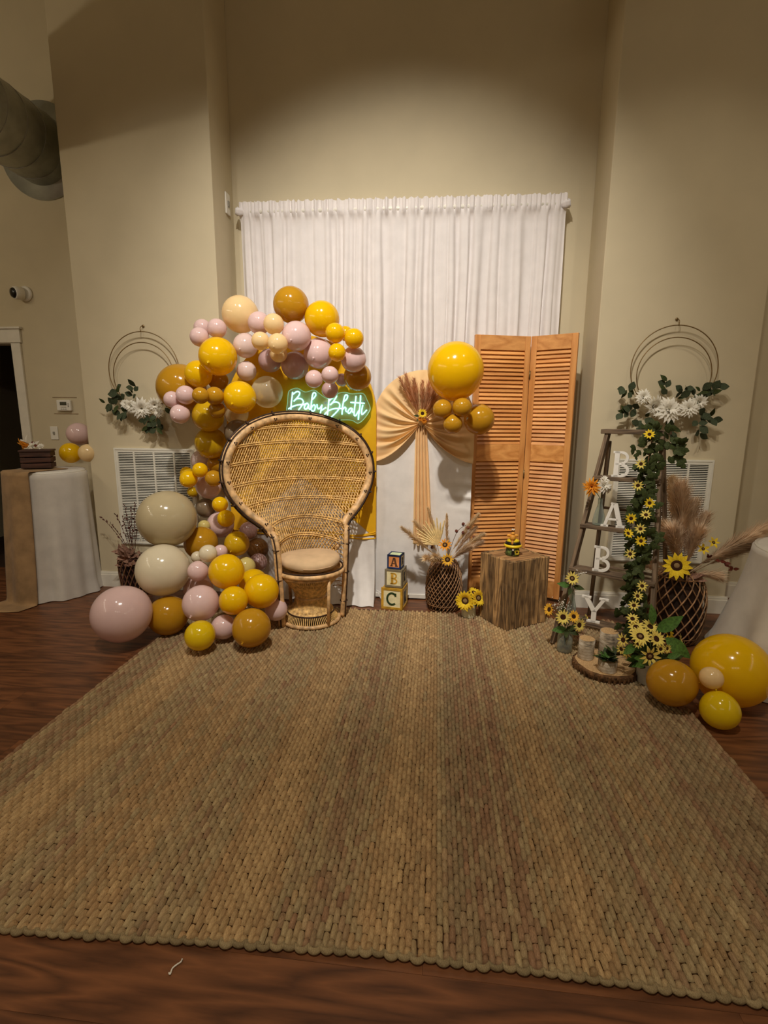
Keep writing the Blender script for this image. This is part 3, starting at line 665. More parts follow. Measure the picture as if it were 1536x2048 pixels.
def ring(r, z, tr, name, mat=M_RATTAN2, n=40): MB().tube([(r*math.cos(2*PI*k/n), r*math.sin(2*PI*k/n), z) for k in range(n)], tr, 8, closed=True).build(name, mat, ch)
ring(.226, .372, .018, 'seat_ring'); ring(.228, .393, .006, 'seat_binding', M_RDARK); ring(.214, .342, .010, 'seat_ring')
MB().lathe([(.001, .376), (.22, .376), (.22, .368), (.001, .368)], 36, cap=False).build('seat', M_RATTAN, ch, False)
wst = MB()
PF = [(.205, .335), (.162, .285), (.124, .235), (.106, .195), (.104, .165), (.116, .125), (.138, .095), (.162, .072)]
for k in range(96):
    for tw in (-.22, .22):
        wst.tube([(r*math.cos(2*PI*k/96+tw*i/7), r*math.sin(2*PI*k/96+tw*i/7), z) for i, (r, z) in enumerate(PF)], .0042, 4, False)
stuff(wst.build('hourglass_weave', M_RATTAN, ch))
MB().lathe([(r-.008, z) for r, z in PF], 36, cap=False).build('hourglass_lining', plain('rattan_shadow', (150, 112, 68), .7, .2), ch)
sk = MB()
for k in range(84):
    a = 2*PI*k/84; sk.tube([(.160*math.cos(a), .160*math.sin(a), .070), (.196*math.cos(a+.03), .196*math.sin(a+.03), .018)], .0036, 4, False)
stuff(sk.build('skirt_weave', M_RATTAN, ch))
ring(.161, .072, .006, 'base_binding', M_RDARK); ring(.198, .014, .014, 'base_ring'); ring(.107, .180, .008, 'waist_ring')
for a in (-72, 62, 118):
    c_, s_ = math.cos(R(a)), math.sin(R(a)); MB().tube([(.218*c_, .218*s_, .36), (.204*c_, .204*s_, .015)], .012, 8).build('support_post', M_RATTAN2, ch)
# cushion
def cushion(u, v):
    a = 2*PI*u; q = v*PI; r = .212*max(0, math.sin(q))**.45*(1+.012*math.sin(3*a)); z = -.5*math.cos(q)
    sq = (1 if z > 0 else -1)*abs(2*z)**.8*.5
    return Vector((r*math.cos(a), r*math.sin(a), .052+.096*sq+.008*math.cos(2*a)*r/.24))
m = MB().grid(cushion, 48, 20); m.xf(Matrix.Rotation(R(31), 4, 'Z'))
o = m.build('seat_cushion', M_CUSH); o.location = (-.856, 3.275, RZ+.386); tag(o, 'round beige seat cushion on the wicker peacock chair', 'cushion')
cr = MB().tube(smoothpath([(-.10, -.192, .045), (-.03, -.2155, .042), (.06, -.209, .046), (.11, -.186, .05)], 4), .0025, 5).xf(Matrix.Rotation(R(31), 4, 'Z')).build('seam', M_CUSH, o)
BALLOONS=[
(-1.391, 3.568, 2.126, 0.126, 'C', '', 'large peach balloon at the top left of the arch garland'),
(-1.021, 3.55, 2.18, 0.121, 'O', '', 'large amber balloon at the very top of the arch garland'),
(-0.799, 3.52, 2.08, 0.118, 'Y', '', 'large golden yellow balloon right of the topmost amber balloon'),
(-1.515, 3.45, 2.014, 0.065, 'P', '', 'right one of three small pink balloons above the big left yellow balloon'),
(-1.665, 3.55, 2.036, 0.06, 'P', '', 'rear one of three small pink balloons at the upper left of the garland'),
(-1.629, 3.42, 1.955, 0.064, 'P', '', 'lowest of three small pink balloons at the upper left of the garland'),
(-1.487, 3.38, 1.822, 0.126, 'Y', 'f', 'large golden yellow balloon below the trio of small pink balloons'),
(-1.229, 3.482, 2.052, 0.075, 'P', '', 'medium pink balloon half hidden behind a small peach balloon near the top'),
(-1.093, 3.38, 2.026, 0.067, 'C', '', 'small peach balloon under the topmost amber balloon'),
(-1.173, 3.34, 1.914, 0.059, 'C', '', 'left of two touching small peach balloons near the garland top'),
(-1.05, 3.32, 1.894, 0.065, 'C', 'f', 'right of two touching small peach balloons near the garland top'),
(-1.102, 3.493, 1.853, 0.06, 'C', '', 'small peach balloon tucked below another peach balloon near the garland top'),
(-0.955, 3.432, 1.957, 0.097, 'P', 'f', 'medium pink balloon with a dark knot dot below the amber balloon'),
(-1.338, 3.5, 1.908, 0.083, 'Q', 'f', 'pale blush balloon right of the large left yellow balloon'),
(-0.674, 3.34, 1.959, 0.063, 'Y', '', 'small yellow balloon touching the bottom of a large yellow balloon'),
(-0.66, 3.64, 2.004, 0.051, 'Y', '', 'small yellow balloon mostly hidden between two other small yellow balloons'),
(-0.553, 3.36, 1.928, 0.063, 'Y', '', 'rightmost small yellow balloon of the upper right yellow cluster'),
(-0.658, 3.32, 1.836, 0.057, 'Y', 'f', 'lowest small yellow balloon of the upper right yellow cluster'),
(-0.834, 3.548, 1.858, 0.102, 'P', 'f', 'medium pink balloon left of the lowest small yellow balloon'),
(-0.571, 3.446, 1.806, 0.085, 'P', '', 'medium pink balloon at the right end of the arch garland'),
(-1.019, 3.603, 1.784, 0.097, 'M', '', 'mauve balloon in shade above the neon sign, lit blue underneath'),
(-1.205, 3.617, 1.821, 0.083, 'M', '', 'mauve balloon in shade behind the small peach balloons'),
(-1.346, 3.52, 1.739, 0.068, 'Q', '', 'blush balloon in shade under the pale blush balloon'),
(-1.225, 3.588, 1.599, 0.112, 'K', '', 'clear cream balloon left of the neon sign'),
(-0.857, 3.5, 1.683, 0.061, 'P', '', 'left small pink balloon hanging above the neon sign'),
(-0.706, 3.32, 1.695, 0.056, 'P', '', 'middle small pink balloon hanging above the neon sign'),
(-0.75, 3.52, 1.61, 0.058, 'M', '', 'mauve balloon hanging lowest, overlapping the top of the neon sign'),
(-0.69, 3.654, 1.688, 0.046, 'M', '', 'tiny mauve balloon between the pink cluster and the amber balloon above the sign'),
(-0.567, 3.592, 1.704, 0.097, 'O', '', 'amber balloon hanging lowest at the right end of the arch garland'),
(-1.678, 3.474, 1.715, 0.094, 'Y', '', 'yellow balloon partly behind the large left yellow balloon'),
(-1.884, 3.608, 1.627, 0.172, 'O', '', 'largest amber balloon overlapping the left wreath'),
(-1.6, 3.615, 1.685, 0.074, 'O', '', 'amber balloon directly below the large left yellow balloon'),
(-1.347, 3.382, 1.552, 0.11, 'Y', 'f', 'large golden yellow balloon at left of the clear cream balloon'),
(-1.54, 3.199, 1.556, 0.053, 'O', '', 'left of two touching small amber balloons'),
(-1.489, 3.296, 1.558, 0.06, 'O', '', 'right of two touching small amber balloons'),
(-1.725, 3.36, 1.566, 0.064, 'P', '', 'small pink balloon touching the small amber pair'),
(-1.837, 3.383, 1.537, 0.056, 'P', '', 'leftmost small pink balloon in front of the largest amber balloon'),
(-1.772, 3.358, 1.438, 0.066, 'P', 'f', 'small pink balloon hanging lowest in front of the largest amber balloon'),
(-1.62, 3.463, 1.426, 0.11, 'D', '', 'dark mustard balloon under the small amber pair'),
(-1.505, 3.359, 1.467, 0.056, 'O', '', 'small amber balloon in front of the dark mustard balloon'),
(-1.651, 3.553, 1.231, 0.114, 'D', 'f', 'mustard balloon alone in the narrow neck of the garland'),
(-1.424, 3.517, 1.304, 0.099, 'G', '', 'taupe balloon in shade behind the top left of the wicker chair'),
(-1.471, 3.614, 1.446, 0.086, 'K', '', 'cream balloon behind the large yellow balloon above the chair'),
(-1.649, 3.612, 1.068, 0.066, 'O', '', 'small amber balloon below the mustard neck balloon'),
(-1.701, 3.458, 1.041, 0.054, 'Y', '', 'small yellow balloon just below the mustard neck balloon'),
(-1.795, 3.462, 0.973, 0.063, 'Y', 'f', 'small yellow balloon farthest left beside the wall vent'),
(-1.9, 3.64, 0.996, 0.048, 'Y', '', 'tiny yellow balloon behind the leftmost one beside the wall vent'),
(-1.604, 3.46, 0.981, 0.06, 'O', '', 'small amber balloon in front of the pink balloon beside the chair'),
(-1.721, 3.62, 0.902, 0.096, 'P', '', 'medium pink balloon left of the chair back, above a taupe balloon'),
(-1.763, 3.636, 0.728, 0.075, 'G', '', 'small taupe balloon right of the huge sand balloon'),
(-1.565, 3.46, 0.791, 0.057, 'Y', '', 'upper of two small yellow balloons by the chair rim'),
(-1.499, 3.4, 0.7, 0.062, 'Y', '', 'lower of two small yellow balloons by the chair rim'),
(-1.642, 3.619, 0.605, 0.102, 'P', '', 'pink balloon behind the lower small yellow balloon by the chair rim'),
(-1.716, 3.499, 0.617, 0.044, 'J', '', 'tiny pale lemon balloon right of the huge sand balloon'),
(-1.912, 3.738, 0.835, 0.042, 'D', '', 'tiny mustard balloon peeking above the huge sand balloon'),
(-1.799, 3.698, 1.089, 0.082, 'Q', '', 'blush balloon in shade behind the garland neck'),
(-1.634, 3.72, 1.12, 0.06, 'Q', '', 'blush balloon showing between garland neck and chair rim'),
(-1.836, 3.205, 0.726, 0.195, 'S', '', 'huge sand coloured balloon in front of the left wall vent'),
(-1.787, 3.025, 0.417, 0.171, 'I', '', 'huge ivory balloon below the sand coloured one'),
(-1.901, 2.724, 0.224, 0.172, 'P', '', 'huge pink balloon resting on the dark floor at far left'),
(-1.729, 2.944, 0.133, 0.128, 'O', '', 'large amber balloon between the huge pink one and the rug'),
(-1.687, 3.377, 0.517, 0.12, 'O', '', 'large amber balloon right of the huge sand balloon'),
(-1.392, 3.32, 0.538, 0.087, 'D', 'f', 'mustard balloon beside the left arm of the wicker chair'),
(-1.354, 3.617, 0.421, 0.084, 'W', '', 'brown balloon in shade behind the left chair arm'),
(-1.485, 3.06, 0.532, 0.058, 'I', '', 'small ivory balloon above the pink one in the lower cluster'),
(-1.634, 3.2, 0.463, 0.04, 'I', '', 'tiny ivory balloon behind the small ivory one'),
(-1.462, 3.2, 0.509, 0.047, 'P', '', 'tiny pink balloon right of the small ivory one'),
(-1.541, 3.02, 0.422, 0.067, 'P', '', 'small pink balloon touching the huge ivory balloon'),
(-1.337, 3.0, 0.433, 0.114, 'Y', '', 'large golden yellow balloon highest in the lower cluster'),
(-1.464, 2.88, 0.257, 0.113, 'P', 'f', 'large pink balloon front and centre in the lower cluster'),
(-1.618, 3.16, 0.245, 0.1, 'P', '', 'pink balloon behind the large front pink one'),
(-1.242, 2.866, 0.289, 0.089, 'Y', '', 'medium yellow balloon between the pink and amber ones in the lower cluster'),
(-1.113, 3.014, 0.305, 0.112, 'Y', '', 'large golden yellow balloon next to the chair leg'),
(-1.242, 3.216, 0.286, 0.099, 'Y', '', 'yellow balloon behind the large one next to the chair leg'),
(-1.101, 2.787, 0.151, 0.117, 'O', 'f', 'large amber balloon on the rug below the chair side'),
(-1.388, 2.693, 0.125, 0.089, 'Z', '', 'bright yellow balloon lowest on the rug in front'),
(-1.314, 2.86, 0.111, 0.077, 'P', '', 'pink balloon between the lowest yellow and amber balloons on the rug'),
(-1.048, 3.1, 0.147, 0.076, 'P', '', 'pink balloon touching the front chair leg'),
(-1.338, 3.324, 0.369, 0.07, 'J', '', 'pale lemon balloon behind the lower cluster near the chair'),
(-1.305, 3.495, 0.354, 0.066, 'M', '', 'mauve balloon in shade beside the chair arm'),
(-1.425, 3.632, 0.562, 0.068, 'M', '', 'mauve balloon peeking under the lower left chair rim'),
(0.111, 3.475, 1.736, 0.186, 'Y', 'd', 'huge golden yellow balloon in front of the louvered screen'),
(0.031, 3.42, 1.483, 0.064, 'O', '', 'left small amber balloon below the huge yellow one'),
(0.159, 3.4, 1.494, 0.063, 'O', '', 'right small amber balloon below the huge yellow one'),
(0.103, 3.425, 1.386, 0.064, 'O', '', 'lowest small amber balloon of the cluster by the screen'),
(0.285, 3.555, 1.417, 0.105, 'O', '', 'medium amber balloon in front of the screen louvers'),
(1.508, 2.506, 0.184, 0.179, 'Y', '', 'huge yellow balloon on the floor at far right'),
(1.185, 2.411, 0.147, 0.112, 'O', 'r', 'large amber balloon on the floor by the rug corner'),
(1.327, 2.34, 0.22, 0.051, 'C', '', 'small peach balloon between the floor balloons at right'),
(1.35, 2.281, 0.089, 0.084, 'Z', 'u', 'medium yellow balloon lowest on the floor at right'),
(-3.084, 4.075, 1.266, 0.095, 'P', '', 'pink balloon standing against the wall behind the left table'),
(-3.01, 3.86, 1.118, 0.083, 'Y', '', 'yellow balloon lying on the left table'),
(-2.826, 3.82, 1.123, 0.072, 'C', '', 'peach balloon lying on the left table at the wall corner'),
]
# ------------------------------------------------------------------ balloons
prof = []
for i in range(25):
    a = PI*i/24; r_ = math.sin(a); z_ = math.cos(a)
    if z_ < 0: r_ *= 1-.05*z_*z_; z_ *= 1.07
    prof.append((max(r_, .0008), z_))
prof[-1] = (.035, -1.075); prof.append((.03, -1.10))
bal_me = {k: MB().lathe(list(reversed(prof)), 40).mesh('balloon', m) for k, m in BAL.items()}
kn_pr = [(.022, -1.10), (.03, -1.115), (.055, -1.13), (.06, -1.14), (.035, -1.15), (.03, -1.17), (.055, -1.21), (.05, -1.212), (.001, -1.18)]
knot_me = {k: MB().lathe(list(reversed(kn_pr)), 12).mesh('knot', m) for k, m in BAL.items()}
DIRS = {'f': (-.12, -1, -.42), 'd': (0, .1, -1), 'r': (1, .1, .0), 'u': (-.2, .2, 1), '': None}
for (x, y, z, r_, c, d, lab) in BALLOONS:
    dv = DIRS[d]
    if dv is None: dv = (random.uniform(-.35, .35), 1, random.uniform(-.2, .45))
    lim = 4.16 if x < -2.6 else (3.79 if x < -1.6 else (3.745 if x < -.45 else 9))
    if d == '' and y+1.24*r_ > lim: dv = (1.0 if x < -1.2 else -1.0, .1, -.25)
    q = zto(-Vector(dv))
    b = put('balloon', bal_me[c], None, (x, y, z), q, r_); k = put('knot', knot_me[c], b)
    grp = 'balloons of the arch garland' if x < -.3 and x > -2.6 else ('balloons by the screen' if y > 3 and x > -1 else ('balloons on the left table' if x < -2.6 else 'balloons on the floor at right'))
    tag(b, lab, 'balloon', grp)
# ------------------------------------------------------------------ letters
def arcs(m, cx, cz, rx, rz, a0, a1, w, y0, y1, n=14):
    vs = []; 
    for k in range(n+1):
        a = R(a0+(a1-a0)*k/n); c, s = math.cos(a), math.sin(a)
        for q in (0, 1): vs += [(cx+(rx-w*q)*c, y0, cz+(rz-w*q)*s), (cx+(rx-w*q)*c, y1, cz+(rz-w*q)*s)]
    fs = []
    for k in range(n):
        b = 4*k; e = b+4; fs += [(b, e, e+2, b+2), (b+1, b+3, e+3, e+1), (b, b+1, e+1, e), (b+2, e+2, e+3, b+3)]
    fs += [(0, 2, 3, 1), (4*n, 4*n+1, 4*n+3, 4*n+2)]; m.add(vs, fs)
def letter(ch_, h, d, st=.18):         # slab serif capital standing on z = 0, centred on x = 0
    m = MB(); w = st*h; y0, y1 = -d/2, d/2; sl = .085*h
    def sl_bar(p, q, t): 
        a, b = Vector((p[0], 0, p[1])), Vector((q[0], 0, q[1])); m.prism([(a.x-t/2, y0, a.z), (a.x+t/2, y0, a.z), (b.x+t/2, y0, b.z), (b.x-t/2, y0, b.z)], (0, d, 0))
    if ch_ == 'B':
        x0 = -.30*h; m.box((x0+.06*h, y0, 0), (x0+.06*h+w, y1, h)); m.box((x0, y0, 0), (x0+.34*h, y1, sl)); m.box((x0, y0, h-sl), (x0+.34*h, y1, h)); m.box((x0+.1*h, y0, .5*h-.04*h), (x0+.36*h, y1, .5*h+.05*h))
        arcs(m, x0+.32*h, .745*h, .25*h, .255*h, -90, 90, .105*h, y0, y1); arcs(m, x0+.33*h, .265*h, .29*h, .265*h, -90, 90, .115*h, y0, y1)
    elif ch_ == 'A':
        sl_bar((-.30*h, .02*h), (-.03*h, h), w*.72); sl_bar((.30*h, .02*h), (.03*h, h), w*1.05); m.box((-.20*h, y0, .28*h), (.20*h, y1, .28*h+.08*h))
        m.box((-.44*h, y0, 0), (-.15*h, y1, sl)); m.box((.13*h, y0, 0), (.46*h, y1, sl)); m.box((-.13*h, y0, h-.05*h), (.13*h, y1, h))
    elif ch_ == 'Y':
        m.box((-w/2, y0, 0), (w/2, y1, .48*h)); sl_bar((0, .42*h), (-.33*h, h-.01*h), w*1.0); sl_bar((0, .42*h), (.33*h, h-.01*h), w*.8)
        m.box((-.24*h, y0, 0), (.24*h, y1, sl)); m.box((-.48*h, y0, h-sl), (-.14*h, y1, h)); m.box((.14*h, y0, h-sl), (.48*h, y1, h))
    elif ch_ == 'C':
        arcs(m, 0, .5*h, .42*h, .5*h, 48, 312, .14*h, y0, y1, 22); m.box((.20*h, y0, .70*h), (.33*h, y1, .93*h))
    elif ch_ == 'E':
        m.box((-.3*h, y0, 0), (-.3*h+w, y1, h)); [m.box((-.3*h, y0, z), (.3*h, y1, z+.16*h)) for z in (0, .42*h, .84*h)]
    elif ch_ == 'K':
        m.box((-.3*h, y0, 0), (-.3*h+w, y1, h)); sl_bar((-.14*h, .42*h), (.28*h, h), w); sl_bar((-.02*h, .52*h), (.3*h, 0), w)
    return m

# ------------------------------------------------------------------ alphabet blocks
def block(s, z, cx, cy, rz, body, pan, let, ch_, side_ch, label, toppan=None):
    t = thing('alphabet_block', label, 'block', (cx, cy, z), rz, 'stacked alphabet blocks')
    fr = .115*s; h = s/2
    bev(MB().box((-h+.004, -h+.004, .004), (h-.004, h-.004, s-.004)).build('body', body, t, False), .002)
    def rimf(rot, nm):                 # raised frame and inset panel on one face (face towards -Y before rot)
        mt = Matrix.Translation((0, 0, h)) @ rot
        f = MB()
        for b in (((-h, -h, -h), (h, -h+.008, -h+fr)), ((-h, -h, h-fr), (h, -h+.008, h)), ((-h, -h, -h+fr), (-h+fr, -h+.008, h-fr)), ((h-fr, -h, -h+fr), (h, -h+.008, h-fr))): f.box(*b, mt=mt)
        bev(f.build('frame', body, t, False), .0015)
        return mt
    mt = rimf(Matrix.Identity(4), 'front'); MB().box((-h+fr, -h+.0032, -h+fr), (h-fr, -h+.0045, h-fr), mt).build('panel', pan, t, False)
    letter(ch_, s*.62, .003, .21).xf(mt @ Matrix.Translation((0, -h+.0022, -s*.31))).build('letter', let, t, False)
    mt = rimf(Matrix.Rotation(R(90), 4, 'Z'), 'right'); MB().box((-h+fr, -h+.0032, -h+fr), (h-fr, -h+.0045, h-fr), mt).build('panel', MATS['block_cream'], t, False)
    letter(side_ch, s*.54, .003, .24).xf(mt @ Matrix.Translation((0, -h+.0022, -s*.27))).build('letter', MATS['block_dark'], t, False)
    if toppan:
        mt = rimf(Matrix.Rotation(R(-90), 4, 'X'), 'top'); MB().box((-h+fr, -h+.0032, -h+fr), (h-fr, -h+.0045, h-fr), mt).build('panel', toppan, t, False)
    return t
plain('block_cream', (232, 222, 178), .6, .3, var=.06, scale=30); plain('block_dark', (58, 54, 48), .5, .3); plain('block_gold', (190, 146, 48), .5, .4, var=.15, scale=20)
plain('block_grey', (128, 118, 96), .5, .3, var=.1); plain('block_navy', (34, 52, 96), .5, .4, var=.2); plain('block_orange', (226, 150, 92), .5, .3, var=.1); plain('block_green', (46, 66, 38), .5, .3)
plain('block_brown', (96, 66, 48), .5, .3); plain('block_mint', (206, 222, 176), .5, .3)
a_ = R(-10); fx, fy = Vector((math.cos(a_), math.sin(a_))), Vector((-math.sin(a_), math.cos(a_)))
c0 = Vector((-.388, 3.575))+fx*.084+fy*.084
block(.168, .001, c0.x, c0.y, a_, MATS['block_gold'], MATS['block_cream'], MATS['block_green'], 'C', 'K', 'largest gold framed alphabet block with a dark green C, bottom of the stack')
block(.140, .170, c0.x+.006, c0.y+.004, a_+R(2), MATS['block_grey'], MATS['block_cream'], MATS['block_gold'], 'B', 'K', 'grey framed alphabet block with a gold B, middle of the stack')
block(.106, .311, c0.x+.006, c0.y+.002, a_-R(2), MATS['block_navy'], MATS['block_orange'], MATS['block_brown'], 'A', 'B', 'smallest navy alphabet block with an orange A panel, top of the stack', MATS['block_mint'])

# ------------------------------------------------------------------ flowers and leaves
def petal_mesh(name, mat, wd=.36, curl=.12, n=5):
    vs = [(0, 0, 0)]
    for i in range(1, n):
        q = i/n; w = wd/2*math.sin(PI*q**.75); z = curl*math.sin(PI*q*.9)
        vs += [(q, -w, z+.03), (q, 0, z), (q, w, z+.03)]
    vs.append((1, 0, curl*.25)); e = len(vs)-1; fs = [(0, 1, 2), (0, 2, 3)]
    for i in range(n-2): b = 1+3*i; fs += [(b, b+3, b+4, b+1), (b+1, b+4, b+5, b+2)]
    b = 1+3*(n-2); fs += [(b, e, b+1), (b+1, e, b+2)]
    return MB().add(vs, fs).mesh(name, mat)
PM = {'Y': petal_mesh('petal', M_PETAL, .46), 'P': petal_mesh('petal', M_PETALP), 'O': petal_mesh('petal', M_PETALO), 'W': petal_mesh('petal', M_PETALW, .38, .22), 'Ow': petal_mesh('petal', M_PETALO, .24, .25), 'YO': petal_mesh('petal', plain('amber_petal', (240, 174, 56), .6, .2, var=.15), .42)}
disc_me = {}
def disc(mat, light):
    k = (mat.name, light)
    if k not in disc_me: disc_me[k] = MB().lathe([(.001, .0), (1, .0), (1.0, .16), (.8, .30), (.5, .30), (.3, .26), (.001, .24)], 20, cap=False).mesh('flower_centre', mat)
    return disc_me[k]
eye_me = MB().lathe([(.001, .26), (.46, .285), (.42, .33), (.2, .36), (.001, .37)], 14, cap=False).mesh('eye', M_DISC2)
def flower(root, pos, n, Rr, kind='Y', npet=14, dr=.36, layers=1, dm=None, eye=True, name='sunflower', tilt=.12):
    r0 = Vector(root.location); q = zto(n, random.uniform(0, 3))
    d = put(name, disc(dm or M_DISC, 0), root, Vector(pos)-r0, q, Rr*dr)
    if eye and Rr*dr > .008: put('eye', eye_me, d)
    for L in range(layers):
        for k in range(npet):
            a = 2*PI*(k+.5*L+random.uniform(-.12, .12))/npet; sc = (1/dr)*(1-.62*dr)*random.uniform(.9, 1.08)*(1-.12*L)
            put('petal', PM[kind], d, (.62*math.cos(a), .62*math.sin(a), .06+.1*L), (0, -tilt-.28*L+random.uniform(-.12, .1), a), (sc, sc*random.uniform(.9, 1.1), sc))
    return d
def puff(root, pos, n, Rr, kind, rings=((16, .12), (14, .5), (10, .95)), name='blossom'):   # many petalled dahlia or mum
    r0 = Vector(root.location); d = put(name, disc(PM[kind].materials[0], 1), root, Vector(pos)-r0, zto(n, random.uniform(0, 3)), Rr*.25)
    for c, el in rings:
        for k in range(c): a = 2*PI*(k+random.random()*.5)/c; s_ = 4*.86*random.uniform(.85, 1.08)*(1-.25*el); put('petal', PM[kind], d, (.2*math.cos(a), .2*math.sin(a), .1), (0, -el, a), s_)
    return d
def leaf_mesh(name, mat, wd, n=5, fold=.08, droop=-.1, rnd=.8):
    vs = [(0, 0, 0)]
    for i in range(1, n):
        q = i/n; w = wd/2*math.sin(PI*q**rnd); vs += [(q, -w, fold*w*2+droop*q*q), (q, 0, droop*q*q), (q, w, fold*w*2+droop*q*q)]
    vs.append((1, 0, droop)); e = len(vs)-1; fs = [(0, 1, 2), (0, 2, 3)]
    for i in range(n-2): b = 1+3*i; fs += [(b, b+3, b+4, b+1), (b+1, b+4, b+5, b+2)]
    b = 1+3*(n-2); fs += [(b, e, b+1), (b+1, e, b+2)]
    return MB().add(vs, fs).mesh(name, mat)
def ivy_mesh():
    o = [(0,0),(.12,-.30),(.38,-.46),(.48,-.24),(.72,-.26),(1.0,0),(.72,.26),(.48,.24),(.38,.46),(.12,.30)]
    vs = [(.42, 0, .06)]+[(x, y, -.12*abs(y)-.1*x*x) for x, y in o]; return MB().add(vs, [(0, i+1, (i+1) % 10+1) for i in range(10)]).mesh('leaf', M_LEAF)
IVY = ivy_mesh(); EUC = leaf_mesh('leaf', M_LEAF2, .72, 6, .05, -.05, 1.0); LFB = leaf_mesh('leaf', M_LEAF3, .46); LFD = leaf_mesh('leaf', M_LEAF, .46); MRN = leaf_mesh('leaf', M_MAROON, .42); RUSTL = leaf_mesh('dried_leaf', M_RUST, .6)
GRYL = leaf_mesh('leaf', plain('dried_taupe_leaf', (132, 100, 84), .8, .2, var=.25), .34)
def leaf(root, pos, dirv, size, me, up=None):
    d = Vector(dirv).normalized(); r0 = Vector(root.location); u = Vector(up) if up else Vector((random.uniform(-.4, .4), -1, random.uniform(-.2, .9)))
    z = (u-d*u.dot(d)); z = z.normalized() if z.length > 1e-4 else d.orthogonal(); yv = z.cross(d)
    o = put('leaf', me, root); o.matrix_local = Matrix.Translation(Vector(pos)-r0) @ Matrix((d, yv, z)).transposed().to_4x4() @ Matrix.Diagonal((size, size, size, 1)); return o
def stemt(root, pts, r_=.0022, mat=None, name='stem'): return MB().tube(smoothpath(pts, 4), r_, 5).build(name, mat or M_STEM, root, True, True)
def plume(root, base, tip, w, mat, n=420, bend=(0, 0, 0), name='plume'):
    base, tip, bend = Vector(base), Vector(tip), Vector(bend); m = MB(); L = (tip-base).length
    def P(q): return base.lerp(tip, q)+bend*(4*q*(1-q))*.5+bend*q*q*.5
    m.tube([P(k/10) for k in range(11)], [.0022]*11, 4)
    for i in range(n):
        q = .30+.70*random.random()**.8; p = P(q); d = (P(min(1, q+.05))-P(q-.05)).normalized()
        o = d.orthogonal().normalized(); o = Quaternion(d, random.uniform(0, 2*PI)) @ o
        ww = w*math.sin(PI*min(1, (q-.24)/.82))**.8*random.uniform(.55, 1.15)
        e = p+d*ww*random.uniform(.9, 1.7)+o*ww*random.uniform(.3, .9)+Vector((0, 0, -.12*ww)); mid = p.lerp(e, .5)+d*ww*.18
        s_ = d.cross(o)*random.uniform(.0008, .0015)
        m.add([p-s_*.6, p+s_*.6, mid+s_*1.2, mid-s_*1.2, e], [(0, 1, 2, 3), (3, 2, 4)])
    return stuff(m.build(name, mat, root, False, True))

# ------------------------------------------------------------------ twig vases
def twig_vase(cx, cy, z0, prof, label, ncane, twist, rc=.004, liner=True, mat=M_TWIG, mat2=M_TWIGL):
    t = thing('wicker_vase', label, 'vase', (cx, cy, z0)); zt = prof[-1][1]; zs = [p_[1] for p_ in prof]; rs = [p_[0] for p_ in prof]
    def rad(z): return float(np.interp(z, zs, rs))
    if liner: MB().lathe([(max(.01, rad(z)-.022), z) for z in np.linspace(.004, zt*.93, 10)], 24).build('liner', M_JARDARK, t)
    for s_ in (-1, 1):
        for k in range(ncane):
            a0 = 2*PI*k/ncane; pts = []
            for i in range(13): z = .004+(zt-.004)*i/12; a = a0+s_*twist*i/12; r_ = rad(z)+(.002 if s_ > 0 else -.003); pts.append((r_*math.cos(a), r_*math.sin(a), z))
            MB().tube(pts, rc, 5).build('cane', mat2 if s_ > 0 else mat, t)
    for z in (.008, .05, zt-.03, zt):
        MB().tube([(rad(z)*math.cos(2*PI*k/30), rad(z)*math.sin(2*PI*k/30), z) for k in range(30)], rc*1.1, 5, closed=True).build('hoop', mat, t)
    return t
# middle vase
VM = Vector((.082, 3.648, .001))
twig_vase(VM.x, VM.y, VM.z, [(.112, 0), (.132, .06), (.136, .18), (.125, .28), (.100, .35), (.085, .375)], 'brown twig vase of dried flowers beside the alphabet blocks', 26, 1.9, .0036)
b = thing('dried_bouquet', 'dried pampas and palm bouquet with two sunflowers beside the alphabet blocks', 'bouquet', (VM.x, VM.y, VM.z+.30))
c = VM+Vector((0, -.02, .33))
for px, py, dy, w, mt_ in ((805, 1062, -.10, .05, M_PAMPAS), (830, 1050, -.05, .05, M_PAMPAS), (856, 1022, .0, .035, M_PAMPAS), (893, 1035, .03, .028, M_PAMPAS), (955, 1036, .0, .05, M_PAMPAS), (962, 1090, -.06, .05, M_PAMPAS2), (950, 1062, .03, .05, M_PAMPAS2), (965, 1075, -.04, .05, M_PAMPAS), (853, 1122, -.15, .05, M_PAMPAS), (870, 1120, -.17, .045, M_PAMPAS), (940, 1100, -.1, .05, M_PAMPAS2)):
    e = at(px, py, c.y+dy); plume(b, c+Vector((random.uniform(-.02, .02), 0, 0)), e, w*1.15, mt_, 800, (0, -.02, .05))
pc = at(878, 1090, c.y-.05)
for k in range(13):                    # folded dried palm fan, blade by blade
    a = R(176-k*8.0); Lb = .185+.02*math.sin(k*2.1); d = Vector((math.cos(a), -.12, math.sin(a)))
    n_ = Vector((-math.sin(a), 0, math.cos(a))); wv = .0085*n_; ed = pc+d*Lb
    MB().add([pc, pc+d*Lb*.5-wv, ed-wv*.55, ed+d*.012, ed+wv*.55, pc+d*Lb*.5+wv, pc+d*Lb*.5+Vector((0, -.006, 0)), ed+Vector((0, -.004, 0))], [(0, 1, 6), (0, 6, 5), (1, 2, 7, 6), (6, 7, 4, 5), (2, 3, 7), (7, 3, 4)]).build('palm_blade', M_PALM, b, False, True)
flower(b, at(890, 1090, c.y-.09), (-.1, -1, .5), .052, 'O', 11, .38, name='sunflower'); flower(b, at(895, 1119, c.y-.13), (.05, -1, .12), .050, 'YO', 12, .42)
